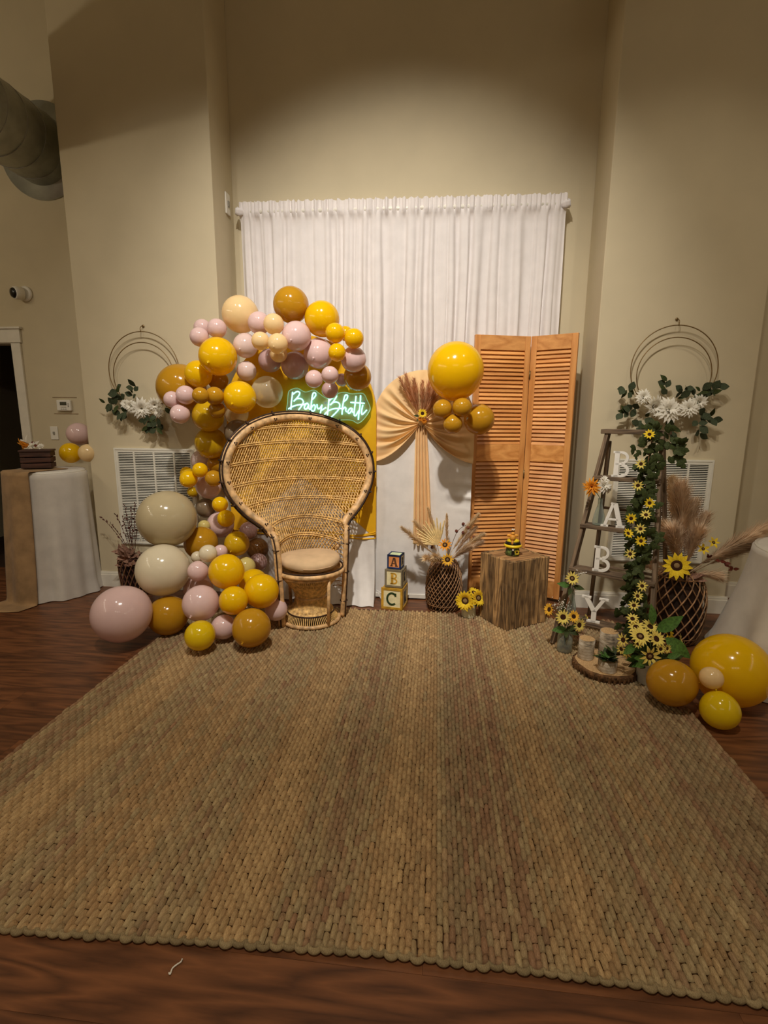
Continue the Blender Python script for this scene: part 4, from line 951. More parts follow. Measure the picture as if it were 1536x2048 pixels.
for px, py in ((926, 1051), (914, 1065), (937, 1058), (926, 1068), (949, 1077), (864, 1097)):
    p = at(px, py, c.y-.02); MB().lathe([(.001, 0), (.009, .005), (.012, .016), (.010, .024), (.005, .022), (.001, .020)], 8).xf(Matrix.Translation(p) @ zto((random.uniform(-.4, .4), -.6, .8)).to_matrix().to_4x4()).build('seed_pod', M_RUST, b, True, True)
stemt(b, [c, at(912, 1068, c.y-.02), at(932, 1050, c.y-.02)], .002, M_BROWNSTEM)
for k in range(14): a = random.uniform(R(10), R(170)); leaf(b, c+Vector((0, -.03, .02)), (math.cos(a), -.5, math.sin(a)*.6), random.uniform(.05, .10), GRYL)
# right vase
VR = Vector((1.585, 3.285, .001))
twig_vase(VR.x, VR.y, VR.z, [(.118, 0), (.150, .06), (.166, .18), (.164, .30), (.150, .38), (.120, .44), (.085, .465)], 'large twig vase with open diamond weave standing right of the ladder', 17, 1.75, .0045)
b = thing('pampas_bouquet', 'pampas grass bouquet with a big sunflower right of the ladder', 'bouquet', (VR.x, VR.y, .38)); c = VR+Vector((0, -.02, .42))
for px, py, dy, w, mt_, nn in ((1345, 972, .12, .085, M_PAMPAS, 700), (1362, 985, .05, .10, M_PAMPAS2, 700), (1385, 1020, .1, .09, M_PAMPAS2, 600), (1410, 1040, .12, .07, M_PAMPAS2, 450), (1330, 1060, -.02, .07, M_PAMPAS2, 450), (1345, 1070, -.08, .08, M_PAMPAS2, 500), (1395, 1075, -.05, .08, M_PAMPAS2, 450),
                              (1535, 1060, -.05, .075, M_PAMPAS2, 700), (1500, 1082, -.08, .08, M_PAMPAS2, 600), (1545, 1085, -.02, .06, M_PAMPAS2, 500), (1285, 1140, -.12, .03, M_PAMPAS2, 160), (1290, 1125, -.10, .03, M_PAMPAS2, 160), (1430, 1160, -.08, .06, M_PAMPAS2, 300)):
    plume(b, c, at(px, py, c.y+dy), w*1.35, mt_, nn*3, (0, 0, .05))
flower(b, at(1353, 1131, c.y-.14), (-.25, -1, .25), .088, 'Y', 13, .40)
flower(b, at(1406, 1098, c.y-.06), (-.1, -1, .4), .040, 'Y', 6, .26, name='lily'); flower(b, at(1427, 1085, c.y-.04), (.1, -1, .5), .040, 'Y', 6, .26, name='lily')
for px, py in ((1415, 1115), (1449, 1126), (1466, 1138), (1440, 1122)):
    p = at(px, py, c.y-.07)
    for k in range(3): leaf(b, p, (random.uniform(-1, 1), -.3, random.uniform(-.6, .6)), .035, RUSTL)
stemt(b, [c, at(1420, 1118, c.y-.06), at(1466, 1138, c.y-.07)], .002, M_BROWNSTEM)
for k in range(16): a = random.uniform(R(-10), R(190)); leaf(b, c+Vector((0, -.05, .02)), (math.cos(a), -.5, math.sin(a)*.5), random.uniform(.06, .13), GRYL)
# left vase
VL = Vector((-2.40, 3.655, .001))
twig_vase(VL.x, VL.y, VL.z, [(.095, 0), (.105, .08), (.114, .18), (.118, .26), (.112, .31)], 'dark twig vase beside the left table', 18, 1.1, .0042, mat=M_MAROON, mat2=M_TWIG)
b = thing('dried_maroon_bouquet', 'dried bouquet with maroon leafy sprigs in front of the left vent', 'bouquet', (VL.x, VL.y, .26)); c = VL+Vector((0, 0, .28))
for px, py in ((205, 1036), (232, 1030), (250, 1012), (262, 1018), (270, 1008), (245, 1035), (280, 1030), (222, 1048), (258, 1040)):
    e = at(px, py, c.y+random.uniform(-.06, .06)); stemt(b, [c, c.lerp(e, .5)+Vector((0, 0, .03)), e], .0018, M_MAROON, 'sprig_stem')
    for k in range(9):
        q = .35+.65*k/8; p = c.lerp(e, q)+Vector((0, 0, .03*4*q*(1-q))); dv = (e-c).normalized()
        leaf(b, p, dv+Vector((random.uniform(-1, 1), random.uniform(-.6, .2), random.uniform(-.5, .8))), random.uniform(.018, .032), MRN)
for k in range(46):
    a = random.uniform(R(-25), R(205)); el = random.uniform(.1, 1); leaf(b, c+Vector((random.uniform(-.05, .05), random.uniform(-.09, 0), random.uniform(-.02, .08))), (math.cos(a), random.uniform(-1, -.1), math.sin(a)*el), random.uniform(.07, .13), GRYL)

# tin of sunflowers
T0 = Vector((.262, 3.475, RZ-.001)); t = thing('tin_pot', 'small faceted whitewashed tin with two sunflowers by the wooden crate', 'pot', T0)
MB().lathe([(.046, 0), (.050, .004), (.054, .10), (.057, .104), (.052, .104), (.049, .09), (.001, .088)], 8, cap=False).build('tin', M_TIN, t, False)
b = thing('sunflower_bunch', 'two full yellow sunflowers in the whitewashed tin', 'flowers', T0+Vector((0, 0, .09)))
for px, py, dy, nn, r_ in ((931, 1201, -.055, (-.35, -1, .15), .077), (956, 1196, -.01, (.55, -1, .35), .066)):
    p = at(px, py, T0.y+dy); stemt(b, [T0+Vector((0, 0, .092)), T0+Vector((0, 0, .12)), p+Vector((0, .03, -.01))], .003); flower(b, p, nn, r_, 'Y', 17, .44, 2)
flower(b, at(948, 1186, T0.y+.02), (.3, -.4, .8), .05, 'Y', 15, .42, 1)
for a in (-1, 1): leaf(b, T0+Vector((.02*a, -.02, .10)), (a, -.4, .15), .07, LFD)

# ------------------------------------------------------------------ rough plank crate
BX = Vector((.494, 3.248)); ar = R(32); rd = Vector((math.cos(ar), math.sin(ar))); ld = Vector((-math.sin(ar), math.cos(ar))); bw, bd_ = .35, .30; bh = .475
t = thing('plank_crate', 'tall square pedestal of rough weathered wood planks', 'crate', (BX.x, BX.y, RZ), ar)
MB().box((.02, .02, .004), (bw-.02, bd_-.02, bh-.03)).build('core', M_WOODDK, t, False)
def planks(n, ln, fn):
    ws = [random.uniform(.7, 1.4) for _ in range(n)]; s_ = sum(ws); x = 0
    for w in ws:
        w_ = ln*w/s_; fn(x+.0022, x+w_-.0022); x += w_
def rough(a, b, h, axis, off):
    th = random.uniform(.014, .024); pr_ = random.uniform(-.005, .004); m = MB(); n = 9; g = []
    for j in range(n+1):
        z = h*j/n
        for (u, v) in ((a, 0), (a, 1), (b, 1), (b, 0)):
            uu = u+random.uniform(-.0025, .0025); dd = (pr_-.004+random.uniform(-.005, .003)) if v == 0 else th+.004
            g.append((uu, dd, z) if axis == 'x' else ((dd, uu, z) if axis == 'y' else ((bw-dd, uu, z) if axis == 'X' else (uu, bd_-dd, z))))
    m.add(g, [(4*j+k, 4*j+(k+1) % 4, 4*j+4+(k+1) % 4, 4*j+4+k) for j in range(n) for k in range(4)]+[(3, 2, 1, 0), (4*n, 4*n+1, 4*n+2, 4*n+3)])
    bev(m.build('plank', M_BOX, t, False), .003)
planks(6, bw, lambda a, b: rough(a, b, bh+random.uniform(-.004, .006), 'x', 0)); planks(5, bd_, lambda a, b: rough(a, b, bh+random.uniform(-.004, .006), 'y', 0))
planks(5, bd_, lambda a, b: rough(a, b, bh, 'X', 0)); planks(5, bw, lambda a, b: rough(a, b, bh, 'Y', 0))
def topb(a, b): bev(MB().box((.022, a, bh-.030), (bw-.022, b, bh-.002), jit=.002).build('top_board', wood_top, t, False), .002)
wood_top = wood('crate_top_board', (112, 78, 46), (186, 142, 92), 1.2, 'X', .8, True, 7, .5)
planks(3, bd_-.044, lambda a, b: topb(a+.022, b+.022))
# bee hut figurine
p = Vector((BX.x, BX.y, RZ+bh+.001)); g2 = BX+rd*.155+ld*.15
t = thing('bee_hut_figurine', 'small yellow and black roofed bee hut figurine on the plank crate', 'figurine', (g2.x, g2.y, RZ+bh-.001))
plain('moss_green', (74, 88, 42), .6, .4, var=.5, scale=60, bump=.6); plain('bee_yellow', (250, 214, 40), .35, .5, var=.05); plain('bee_orange', (226, 156, 60), .5, .4, var=.15)
MB().lathe([(.044, 0), (.048, .006), (.045, .03), (.042, .062), (.03, .066)], 20, fn=lambda a, z: 1+.05*math.sin(7*a+40*z)).build('hut_wall', MATS['moss_green'], t)
MB().lathe([(.02, .058), (.058, .060), (.062, .068), (.056, .080)], 24).build('roof_brim', MATS['bee_yellow'], t)
MB().lathe([(.0565, .079), (.050, .092), (.047, .099)], 24).build('black_band', M_PLK, t)
MB().lathe([(.0475, .098), (.036, .112), (.018, .120), (.001, .122)], 24).build('roof_top', MATS['bee_yellow'], t)
MB().box((-.014, -.049, .006), (.006, -.040, .034)).build('door', M_PLK, t, False); MB().ball((-.004, -.046, .046), .008, 10, 6).build('lamp', M_PLW, t)
MB().lathe([(.016, .112), (.020, .124), (.017, .140), (.010, .150), (.001, .152)], 14, (-.008, -.028, 0)).build('bee_body', MATS['bee_orange'], t)
MB().ball((-.008, -.030, .158), .012, 12, 8).build('bee_head', MATS['bee_orange'], t)
for s_ in (-1, 1):
    MB().ball((-.008+s_*.024, -.022, .142), .016, 10, 6, (1, .35, .7)).build('wing', MATS['bee_orange'], t)
    MB().tube(smoothpath([(-.008+s_*.004, -.030, .168), (-.008+s_*.008, -.032, .178), (-.008+s_*.005, -.032, .186)], 3), .0018, 5).build('antenna', M_PLK, t); MB().ball((-.008+s_*.0055, -.032, .187), .0062, 8, 5).build('antenna_tip', M_PLW, t)
MB().tube([(-.012, -.048, .085), (-.010, -.042, .112)], .008, 8).build('bee_leg', MATS['bee_orange'], t)
flower(t, Vector(t.location)+Vector((.022, -.046, .030)), (.3, -1, .1), .020, 'Y', 10, .45, eye=False, name='sunflower_relief')

# ------------------------------------------------------------------ wreaths
def wreath(px, py, sz, label, seed, blooms, sprays):
    random.seed(seed); h = at(px, py, YP-.012); t = thing('hoop_wreath', label, 'wreath', (h.x, YP-.03, h.z-.05)); cxw, yw = h.x, YP-.042
    r1, r2 = .285, .245; cz1 = h.z-.045-r1
    cz2 = cz1-.040
    for r_, cz_, yy in ((r1, cz1, yw), (r2, cz2, yw-.008)): MB().tube([(cxw+r_*math.cos(2*PI*k/64), yy, cz_+r_*math.sin(2*PI*k/64)) for k in range(64)], .0036, 6, closed=True).build('ring', M_HOOP, t, True, True)
    hk = MB().tube(smoothpath([(h.x, YP-.001, h.z), (h.x, YP-.02, h.z), (h.x, YP-.046, h.z-.02), (h.x, YP-.042, h.z-.05)], 3), .003, 6); hk.ball((h.x, YP-.004, h.z), .011, 10, 6, (1, .4, 1)); hk.build('hook', M_HOOP, t, True, True)
    for (dx_, dz_, r_) in blooms: puff(t, (cxw+dx_, yw-.03, cz1-r1+dz_), (random.uniform(-.4, .4), -1, random.uniform(-.3, .4)), r_*1.2, 'W', name='white_blossom')
    for (dx_, dz_, n_, a) in sprays:
        for k in range(n_):
            aa = R(a)+random.uniform(-.5, .5); q = (k+1)/n_; p = Vector((cxw+dx_+math.cos(R(a))*.10*q*1.1, yw-.012-random.uniform(0, .035), cz1-r1+dz_+math.sin(R(a))*.10*q*1.1))
            leaf(t, p, (math.cos(aa+random.choice((-.9, .9))), random.uniform(-.6, -.08), math.sin(aa+random.choice((-.9, .9)))), random.uniform(.052, .078), EUC if random.random() < .75 else LFD, (random.uniform(-.5, .5), -1, random.uniform(-.4, .5)))
    return t
wreath(285, 652, 1, 'left hoop wreath with white blossoms partly behind an amber balloon', 3, [(-.10, .015, .055), (-.02, .0, .085), (-.15, .03, .04), (.09, .03, .06), (.12, -.03, .045)],
       [(-.17, .05, 7, 120), (-.20, .02, 7, 170), (-.12, -.02, 9, 200), (.0, -.04, 9, 280), (.10, -.05, 9, 265), (.14, .06, 8, 60), (-.10, .06, 6, 70), (.02, .02, 6, 200), (.16, .0, 8, 20)])
wreath(1355, 638, 1, 'right hoop wreath with large white blossoms above the ladder', 5, [(-.20, .09, .058), (-.13, .035, .075), (-.03, .0, .095), (.11, .015, .07), (.17, .06, .06), (-.08, -.01, .06)],
       [(-.24, .10, 7, 150), (-.22, .02, 8, 200), (-.16, -.03, 7, 235), (.03, .07, 8, 60), (-.04, .09, 5, 95), (.12, .07, 8, 50), (.20, .09, 7, 40), (.18, .0, 8, 330), (.17, -.05, 6, 290), (.04, -.05, 5, 250)])
random.seed(11)
# ------------------------------------------------------------------ step ladder
ph_ = R(33); sd_ = Vector((math.cos(ph_), -math.sin(ph_), 0)); bk_ = Vector((math.sin(ph_), math.cos(ph_), 0))
Lf = Vector((.772, 3.09, RZ)); Rf = Lf+sd_*.56; Lt = Vector((1.083, 3.352, 1.345)); Rt = Lt+sd_*.31
lad = thing('step_ladder', 'old weathered wooden step ladder holding white letters', 'ladder', (Lf+Rf)/2); lad.location.z = RZ; LO = Vector(lad.location)
def bar(a, b, w, d, name, up=None, mat=M_LADDER):
    a, b = Vector(a), Vector(b); z = (b-a).normalized(); x = sd_-z*sd_.dot(z) if up is None else Vector(up)-z*Vector(up).dot(z); x.normalize(); y = z.cross(x); L = (b-a).length
    o = MB().box((-w/2, -d/2, 0), (w/2, d/2, L)).build(name, mat, lad, False); o.matrix_local = Matrix.Translation(a-LO) @ Matrix((x, y, z)).transposed().to_4x4(); return bev(o, .004)
bar(Lf, Lt, .024, .058, 'rail'); bar(Rf, Rt, .024, .058, 'rail')
bL = Lt+bk_*.30-sd_*.10; bR = Rt+bk_*.30+sd_*.10; bL.z = bR.z = .004
bar(bL, Lt+bk_*.045+Vector((0, 0, -.06)), .022, .038, 'rear_leg'); bar(bR, Rt+bk_*.045+Vector((0, 0, -.06)), .022, .038, 'rear_leg')
def rl(z): q = (z-RZ)/(Lt.z-RZ); return Lf.lerp(Lt, q), Rf.lerp(Rt, q)
SZ = [.205, .505, .775, 1.075]
bar(Lt-sd_*.035+bk_*.02+Vector((0, 0, .004)), Rt+sd_*.035+bk_*.02+Vector((0, 0, .004)), .028, .125, 'top_step', (0, 0, 1))
for z in SZ:
    a, b = rl(z); bar(a-sd_*.012+Vector((0, 0, -.013)), b+sd_*.012+Vector((0, 0, -.013)), .024, .10, 'step', (0, 0, 1))
for q in (.30, .62):
    a = bL.lerp(Lt+bk_*.045, q); b_ = bR.lerp(Rt+bk_*.045, q); bar(a, b_, .016, .022, 'brace', (0, 0, 1))
def on_step(i, px, dz=0):
    a, b = rl(SZ[i]); best = min((abs(pr_x(a.lerp(b, s/200))-px), s) for s in range(201)); p = a.lerp(b, best[1]/200); p.z = SZ[i]-.001+dz; return p
def pr_x(p): v = Vector(p)-CAM; return 768+F_PX*v.dot(RT)/v.dot(FW)
for i, c, px, h, rz, lab in ((3, 'B', 1241, .158, -24, 'white letter B standing on the top rung of the ladder'), (2, 'A', 1226, .150, -24, 'white letter A standing on the ladder'), (1, 'B', 1203, .158, -24, 'lower white letter B standing on the ladder, above the Y'), (0, 'Y', 1188, .160, -24, 'white letter Y standing on the lowest rung of the ladder')):
    p = on_step(i, px)-bk_*.022; o = letter(c, h, .020).build('wooden_letter', M_LETTER, None, False); o.location = p; o.rotation_euler = (R(-4), 0, R(rz)); bev(o, .0015); tag(o, lab, 'letter', 'white letters on the ladder')
# bottles and jars
def bottle(name, p, prof, label, cat='bottle', water=None):
    t = thing(name, label, cat, p); MB().lathe(prof, 24, cap=False).build('glass', M_GLASS, t)
    if water: MB().lathe([(max(.001, r_-.003), z+.002) for r_, z in prof if z <= water], 20).build('filling', MATS['jar_filling'], t)
    return t
plain('jar_filling', (120, 96, 60), .6, .3, var=.4, scale=60)
p = on_step(2, 1197)-bk_*.0
bottle('glass_bottle', p, [(.001, .001), (.036, .001), (.038, .01), (.032, .06), (.020, .105), (.014, .13), (.014, .165), (.017, .168)], 'clear glass bottle on the ladder rung holding orange and white blossoms')
b = thing('blossom_stems', 'orange and white blossoms in the glass bottle on the ladder', 'flowers', p+Vector((0, 0, .12)))
po = at(1184, 974, p.y-.03); pw = at(1205, 972, p.y); stemt(b, [p+Vector((0, 0, .09)), p+Vector((0, 0, .16)), po], .0022); stemt(b, [p+Vector((0, 0, .09)), p+Vector((.004, 0, .16)), pw], .0022)
puff(b, po, (-.4, -1, .15), .070, 'Ow', ((14, .05), (12, .45), (9, .9)), 'orange_mum'); puff(b, pw, (.2, -1, .2), .062, 'W', ((10, .2), (9, .7), (7, 1.1)), 'white_rose'); puff(b, at(1208, 961, p.y+.02), (.3, -.6, .8), .045, 'W', ((9, .3), (7, .9)), 'white_rose'); puff(b, at(1214, 978, p.y+.02), (.6, -.6, -.2), .04, 'W', ((9, .3), (7, .9)), 'white_rose')
p = on_step(0, 1142)
bottle('glass_bottle', p, [(.001, .001), (.028, .001), (.030, .01), (.027, .06), (.018, .10), (.013, .12), (.013, .15), (.016, .153)], 'clear glass bottle with one pale sunflower on the lowest ladder rung')
b = thing('pale_sunflower_stem', 'single pale sunflower with white sprigs in the bottle by the letter Y', 'flowers', p+Vector((0, 0, .12)))
ps = at(1144, 1157, p.y-.03); stemt(b, [p+Vector((0, 0, .03)), p+Vector((0, 0, .16)), ps], .0025); flower(b, ps, (.05, -1, .45), .046, 'P', 13, .38)
leaf(b, at(1140, 1172, p.y-.02), (-1, -.2, .25), .085, LFB, (0, -1, .5)); leaf(b, at(1146, 1172, p.y-.02), (.9, -.3, -.15), .07, LFD, (0, -1, .4)); leaf(b, at(1142, 1175, p.y-.03), (-.3, -.6, -.5), .06, LFD, (0, -1, .3))
for px, py in ((1156, 1142), (1162, 1141), (1170, 1146), (1175, 1143), (1165, 1150), (1159, 1147)): leaf(b, at(px, py, p.y+.01), (random.uniform(-1, 1), -.4, random.uniform(-.4, .8)), .024, PM['W'])
stemt(b, [p+Vector((0, 0, .15)), at(1158, 1152, p.y+.01), at(1170, 1145, p.y+.01)], .0014)
# jar with sunflowers on the rug
J = Vector((.818, 2.985, RZ-.001))
bottle('mason_jar', J, [(.001, .001), (.040, .001), (.044, .008), (.045, .09), (.040, .108), (.034, .115), (.034, .135), (.037, .137)], 'glass jar with small sunflowers and white filler on the rug by the ladder foot', 'jar', .05)
b = thing('jar_sunflowers', 'bunch of small sunflowers with tiny white filler in the jar by the ladder foot', 'flowers', J+Vector((0, 0, .11)))
for px, py, dy, n, r_, kd in ((1126, 1234, -.05, (-.05, -1, .3), .048, 'P'), (1147, 1233, -.01, (.3, -1, .5), .040, 'YO'), (1158, 1250, -.05, (.5, -1, .2), .046, 'P'), (1099, 1219, .0, (-.9, -.5, .3), .042, 'YO'), (1172, 1234, .03, (.8, -.4, .6), .020, 'P')):
    e = at(px, py, J.y+dy); stemt(b, [J+Vector((0, 0, .04)), J+Vector((0, 0, .13)), e+Vector((0, .02, -.005))], .0022); flower(b, e, n, r_, kd, 14, .38, eye=False)
for d_, s_ in (((-1, -.4, .05), .10), ((.8, -.5, -.2), .08), ((-.2, -.8, -.4), .07), ((.5, -.3, .3), .07)): leaf(b, J+Vector((0, -.015, .15)), d_, s_, LFD if s_ < .09 else LFB, (0, -1, .6))
fm = MB(); fs_ = MB()
for k in range(70):
    e = at(random.gauss(1120, 9), random.gauss(1212, 7), J.y+random.uniform(-.03, .05)); fm.ball(e, random.uniform(.0022, .0042), 6, 4); fs_.tube([J+Vector((0, 0, .16)), e], .0006, 3, False)
stuff(fm.build('white_filler_buds', M_PETALW, b, True, True)); fs_.build('filler_stems', M_STEM, b, True, True)

# ------------------------------------------------------------------ wood slice with birch logs
WS = Vector((.992, 2.775, RZ-.001)); t = thing('wood_slice', 'round rough wood slice on the rug carrying birch pieces', 'tray', WS)
MB().lathe([(.158, 0), (.168, .008), (.170, .034), (.162, .042)], 40, fn=lambda a, z: 1+.02*math.sin(5*a)+.012*math.sin(13*a+2)).build('bark', M_BARK, t)
MB().lathe([(.001, .0435), (.158, .0435), (.158, .040), (.001, .040)], 40, fn=lambda a, z: 1+.02*math.sin(5*a)+.012*math.sin(13*a+2), cap=False).build('cut_face', M_CUTWOOD, t, False)
for k in range(40): a = 2*PI*k/40; MB().tube([(.170*math.cos(a), .170*math.sin(a), .003), (.172*math.cos(a), .172*math.sin(a), .038)], random.uniform(.004, .009), 5).build('bark_ridge', M_BARK, t, False)
def birch_log(p, r_, h, label, lean=0, holder=False):
    t = thing('birch_log', label, 'log', p); MB().lathe([(r_, 0), (r_*1.01, .004), (r_*.98, h*.5), (r_, h)], 24, fn=lambda a, z: 1+.03*math.sin(3*a+20*z)).build('bark', M_BIRCH, t)
    MB().lathe([(.001, h+.0012), (r_*.95, h+.0012), (r_*.97, h-.002)], 24, fn=lambda a, z: 1+.03*math.sin(3*a+20*h), cap=False).build('cut_face', M_CUTWOOD, t, False); return t
zz = WS.z+.0445
birch_log(Vector((1.030, 2.862, zz)), .050, .152, 'tall birch log standing on the wood slice, pale cut top')
birch_log(Vector((.895, 2.818, zz)), .044, .118, 'shorter birch log standing at the left of the wood slice')
t = birch_log(Vector((.972, 2.680, zz)), .050, .062, 'low birch planter in front on the wood slice')
t = thing('succulent_greens', 'green succulent sprigs growing from the low birch planter', 'plant', Vector((.972, 2.680, zz+.062)))
for k in range(60):
    a = random.uniform(0, 2*PI); e = random.uniform(.2, 1.1); leaf(t, Vector(t.location)+Vector((.03*math.cos(a)*random.random(), .03*math.sin(a)*random.random(), .004)), (math.cos(a), math.sin(a), e), random.uniform(.03, .06), random.choice((LFD, EUC, LFD, LFB)), (0, 0, 1))
for k in range(16): a = random.uniform(0, 2*PI); leaf(t, Vector(t.location)+Vector((.055+.03*math.cos(a), .03+.02*math.sin(a), .02)), (math.cos(a), math.sin(a), 1.0), random.uniform(.03, .06), random.choice((LFD, EUC)), (0, 0, 1))

# ------------------------------------------------------------------ white pot of sunflowers
PO = Vector((1.192, 2.660, RZ-.001)); t = thing('enamel_pot', 'white enamel pot of sunflowers at the foot of the ladder, beside the amber balloon', 'pot', PO)
MB().lathe([(.062, 0), (.066, .004), (.072, .12), (.076, .124), (.070, .126), (.066, .11), (.001, .108)], 28, cap=False).build('pot', M_POT, t)
b = thing('potted_sunflowers', 'big mixed bunch of yellow sunflowers and green leaves in the white enamel pot', 'flowers', PO+Vector((0, 0, .11))); c = PO+Vector((0, 0, .11))
FL = [(1272, 1255, .02, (-.3, -.6, .7), .046, 'P', 12), (1300, 1254, .03, (.1, -.5, .8), .048, 'P', 13), (1280, 1273, -.07, (-.1, -.75, .75), .058, 'P', 16), (1312, 1278, -.05, (.3, -.8, .6), .050, 'P', 14), (1299, 1312, -.12, (.05, -1, .1), .060, 'P', 9), (1321, 1298, -.09, (.2, -1, .2), .030, 'P', 12), (1334, 1297, -.07, (.5, -1, .2), .028, 'P', 12),
      (1336, 1266, .02, (.6, -.7, .5), .046, 'Y', 10), (1276, 1288, -.10, (-.2, -1, .2), .026, 'P', 9), (1247, 1280, -.04, (-.9, -.5, .3), .042, 'P', 9), (1243, 1298, -.05, (-.9, -.6, .0), .034, 'P', 9), (1252, 1305, -.06, (-.7, -.8, -.2), .034, 'P', 9), (1360, 1280, .03, (.9, -.5, .3), .038, 'P', 9), (1365, 1292, .02, (.9, -.4, 0), .034, 'P', 8), (1265, 1238, .05, (-.2, -.6, .8), .036, 'P', 12)]
for px, py, dy, n, r_, kd, k in FL:
    e = at(px, py, PO.y+dy); stemt(b, [c+Vector((0, 0, -.0)), c.lerp(e, .5)+Vector((0, .01, .02)), e-Vector(n).normalized()*.01], .0022); flower(b, e, n, r_, kd, k, .36, eye=r_ > .055)
for k in range(34):
    a = random.uniform(R(-15), R(195)); q = random.uniform(.1, 1); p_ = c+Vector((math.cos(a)*.07*q, random.uniform(-.08, .04), math.sin(a)*.08*q+.02)); leaf(b, p_, (math.cos(a), random.uniform(-.8, 0), math.sin(a)*.6-.1), random.uniform(.05, .09), random.choice((LFD, LFD, LFB)), (random.uniform(-.4, .4), -1, .5))
leaf(b, at(1312, 1262, PO.y), (.8, -.1, .6), .16, LFB, (0, -1, .3)); leaf(b, at(1330, 1275, PO.y-.02), (.75, -.2, -.55), .17, LFB, (.2, -1, .2)); leaf(b, at(1305, 1250, PO.y+.03), (-.1, 0, 1), .12, LFB, (.4, -1, 0)); leaf(b, at(1270, 1290, PO.y-.05), (-.6, -.5, -.2), .1, LFB, (0, -1, .4))

# ------------------------------------------------------------------ ivy garland on the right rail
g = thing('ivy_garland', 'dark ivy garland with small yellow flowers climbing the right side of the ladder', 'garland', (Rf.x, Rf.y, RZ))
def gp(q): z = 1.39-1.30*q; a = Rf.lerp(Rt, min(1, (z-RZ)/(Rt.z-RZ))); px = float(np.interp(q, [0, .12, .3, .5, .7, .85, 1], [1308, 1300, 1288, 1278, 1270, 1272, 1278])); v = a-bk_*.05-sd_*.0; yy = v.y; return at_z(px, z, yy)
def at_z(px, z, yy):
    lo = None
    p = at(px, 1000, yy); 
    for _ in range(6):
        y_img = 1024-F_PX*((Vector((p.x, yy, z))-CAM).dot(UP))/((Vector((p.x, yy, z))-CAM).dot(FW)); p = at(px, y_img, yy)
    return Vector((p.x, yy, z))
stemt(g, [gp(k/12)+Vector((.012*math.sin(3*k), 0, 0)) for k in range(13)], .004, M_BROWNSTEM, 'vine')
for k in range(285):
    q = (k+random.random())/285; wv = .055 if q < .06 else (.075+.03*math.sin(17*q))
    p = gp(q)+sd_*(random.gauss(0, wv*.42)+.006)-bk_*random.uniform(-.03, .05)+Vector((0, 0, random.gauss(0, .015)))
    a = random.uniform(0, 2*PI); leaf(g, p, (math.cos(a), random.uniform(-.6, .1), math.sin(a)-.3), random.uniform(.042, .072), IVY if random.random() < .8 else LFD, (random.uniform(-.6, .6), -1, random.uniform(-.3, .7)))
for k in range(15): p = gp(.10+.03*random.random())+sd_*random.uniform(.06, .15)+Vector((0, 0, random.uniform(-.05, .07))); leaf(g, p, (random.uniform(.1, 1), -.2, random.uniform(-.6, .6)), .06, IVY)
for px, py in ((1299, 869), (1282, 928), (1276, 971), (1299, 1006), (1292, 1030), (1262, 1037), (1281, 1058), (1256, 1067), (1282, 1082), (1260, 1108), (1284, 1172), (1275, 1192), (1268, 1211)):
    zq = float(np.interp(py, [848, 1290], [0, .98])); yy = gp(zq).y-.075; flower(g, at(px, py, yy), (random.uniform(-.7, .4), -1, random.uniform(0, .8)), .033, random.choice(('Y', 'P', 'P')), 10, .34, eye=False, name='yellow_flower')

# ------------------------------------------------------------------ tables
def cloth_table(name, cx, cy, r_, zt, label, rb, seed, folds=9, group=None, fa=.03):
    rnd = random.Random(seed); t = thing(name, label, 'table', (cx, cy, 0), 0, group)
    MB().tube([(0, 0, .03), (0, 0, zt-.03)], .03, 12).build('pedestal', M_GREYP, t); MB().lathe([(r_*.7, .004), (r_*.7, .014), (.04, .035), (.03, .04)], 24).build('foot', M_GREYP, t)
    MB().lathe([(.001, zt-.022), (r_-.006, zt-.022), (r_-.004, zt-.006), (.001, zt-.006)], 40, cap=False).build('table_top', M_PLW, t)
    p1, p2 = rnd.uniform(0, 6), rnd.uniform(0, 6)
    def fn(u, v):
        a = 2*PI*u
        if v < .12: q = r_*v/.12; return (q*math.cos(a), q*math.sin(a), zt)
        w = (v-.12)/.88; z = zt-.006-(zt-.012)*w; fl_ = w**1.3
        f_ = (1 if fa == .03 else .2+.8*(.5-.5*math.cos(a-.7)))*math.sin(folds*a+p1+.6*math.sin(2*a))+.4*math.sin((folds*2-3)*a+p2)
        q = r_+.004+(rb-r_)*fl_+fa*f_*min(1, w*1.6)*(.35+.65*w)+fa*.6*max(0, w-.9)*10*(.5+.5*math.sin(4*a+p2)); return (q*math.cos(a), q*math.sin(a), max(.006, z))
    return t, MB().grid(fn, 180, 36)
t, m = cloth_table('cocktail_table', -3.05, 3.645, .262, 1.005, 'tall round cocktail table under a white cloth at the left', .285, 4, 8, None, .026)
o = m.build('tablecloth', M_TABLE); o.location = t.location; tag(o, 'white tablecloth hanging to the floor from the tall left table', 'tablecloth')
t2, m = cloth_table('round_table', 2.225, 2.83, .43, .735, 'round table under a white cloth at the right edge of the picture', .60, 8, 9)
o = m.build('tablecloth', M_TABLE); o.location = t2.location; tag(o, 'white tablecloth on the round table at the right edge', 'tablecloth')
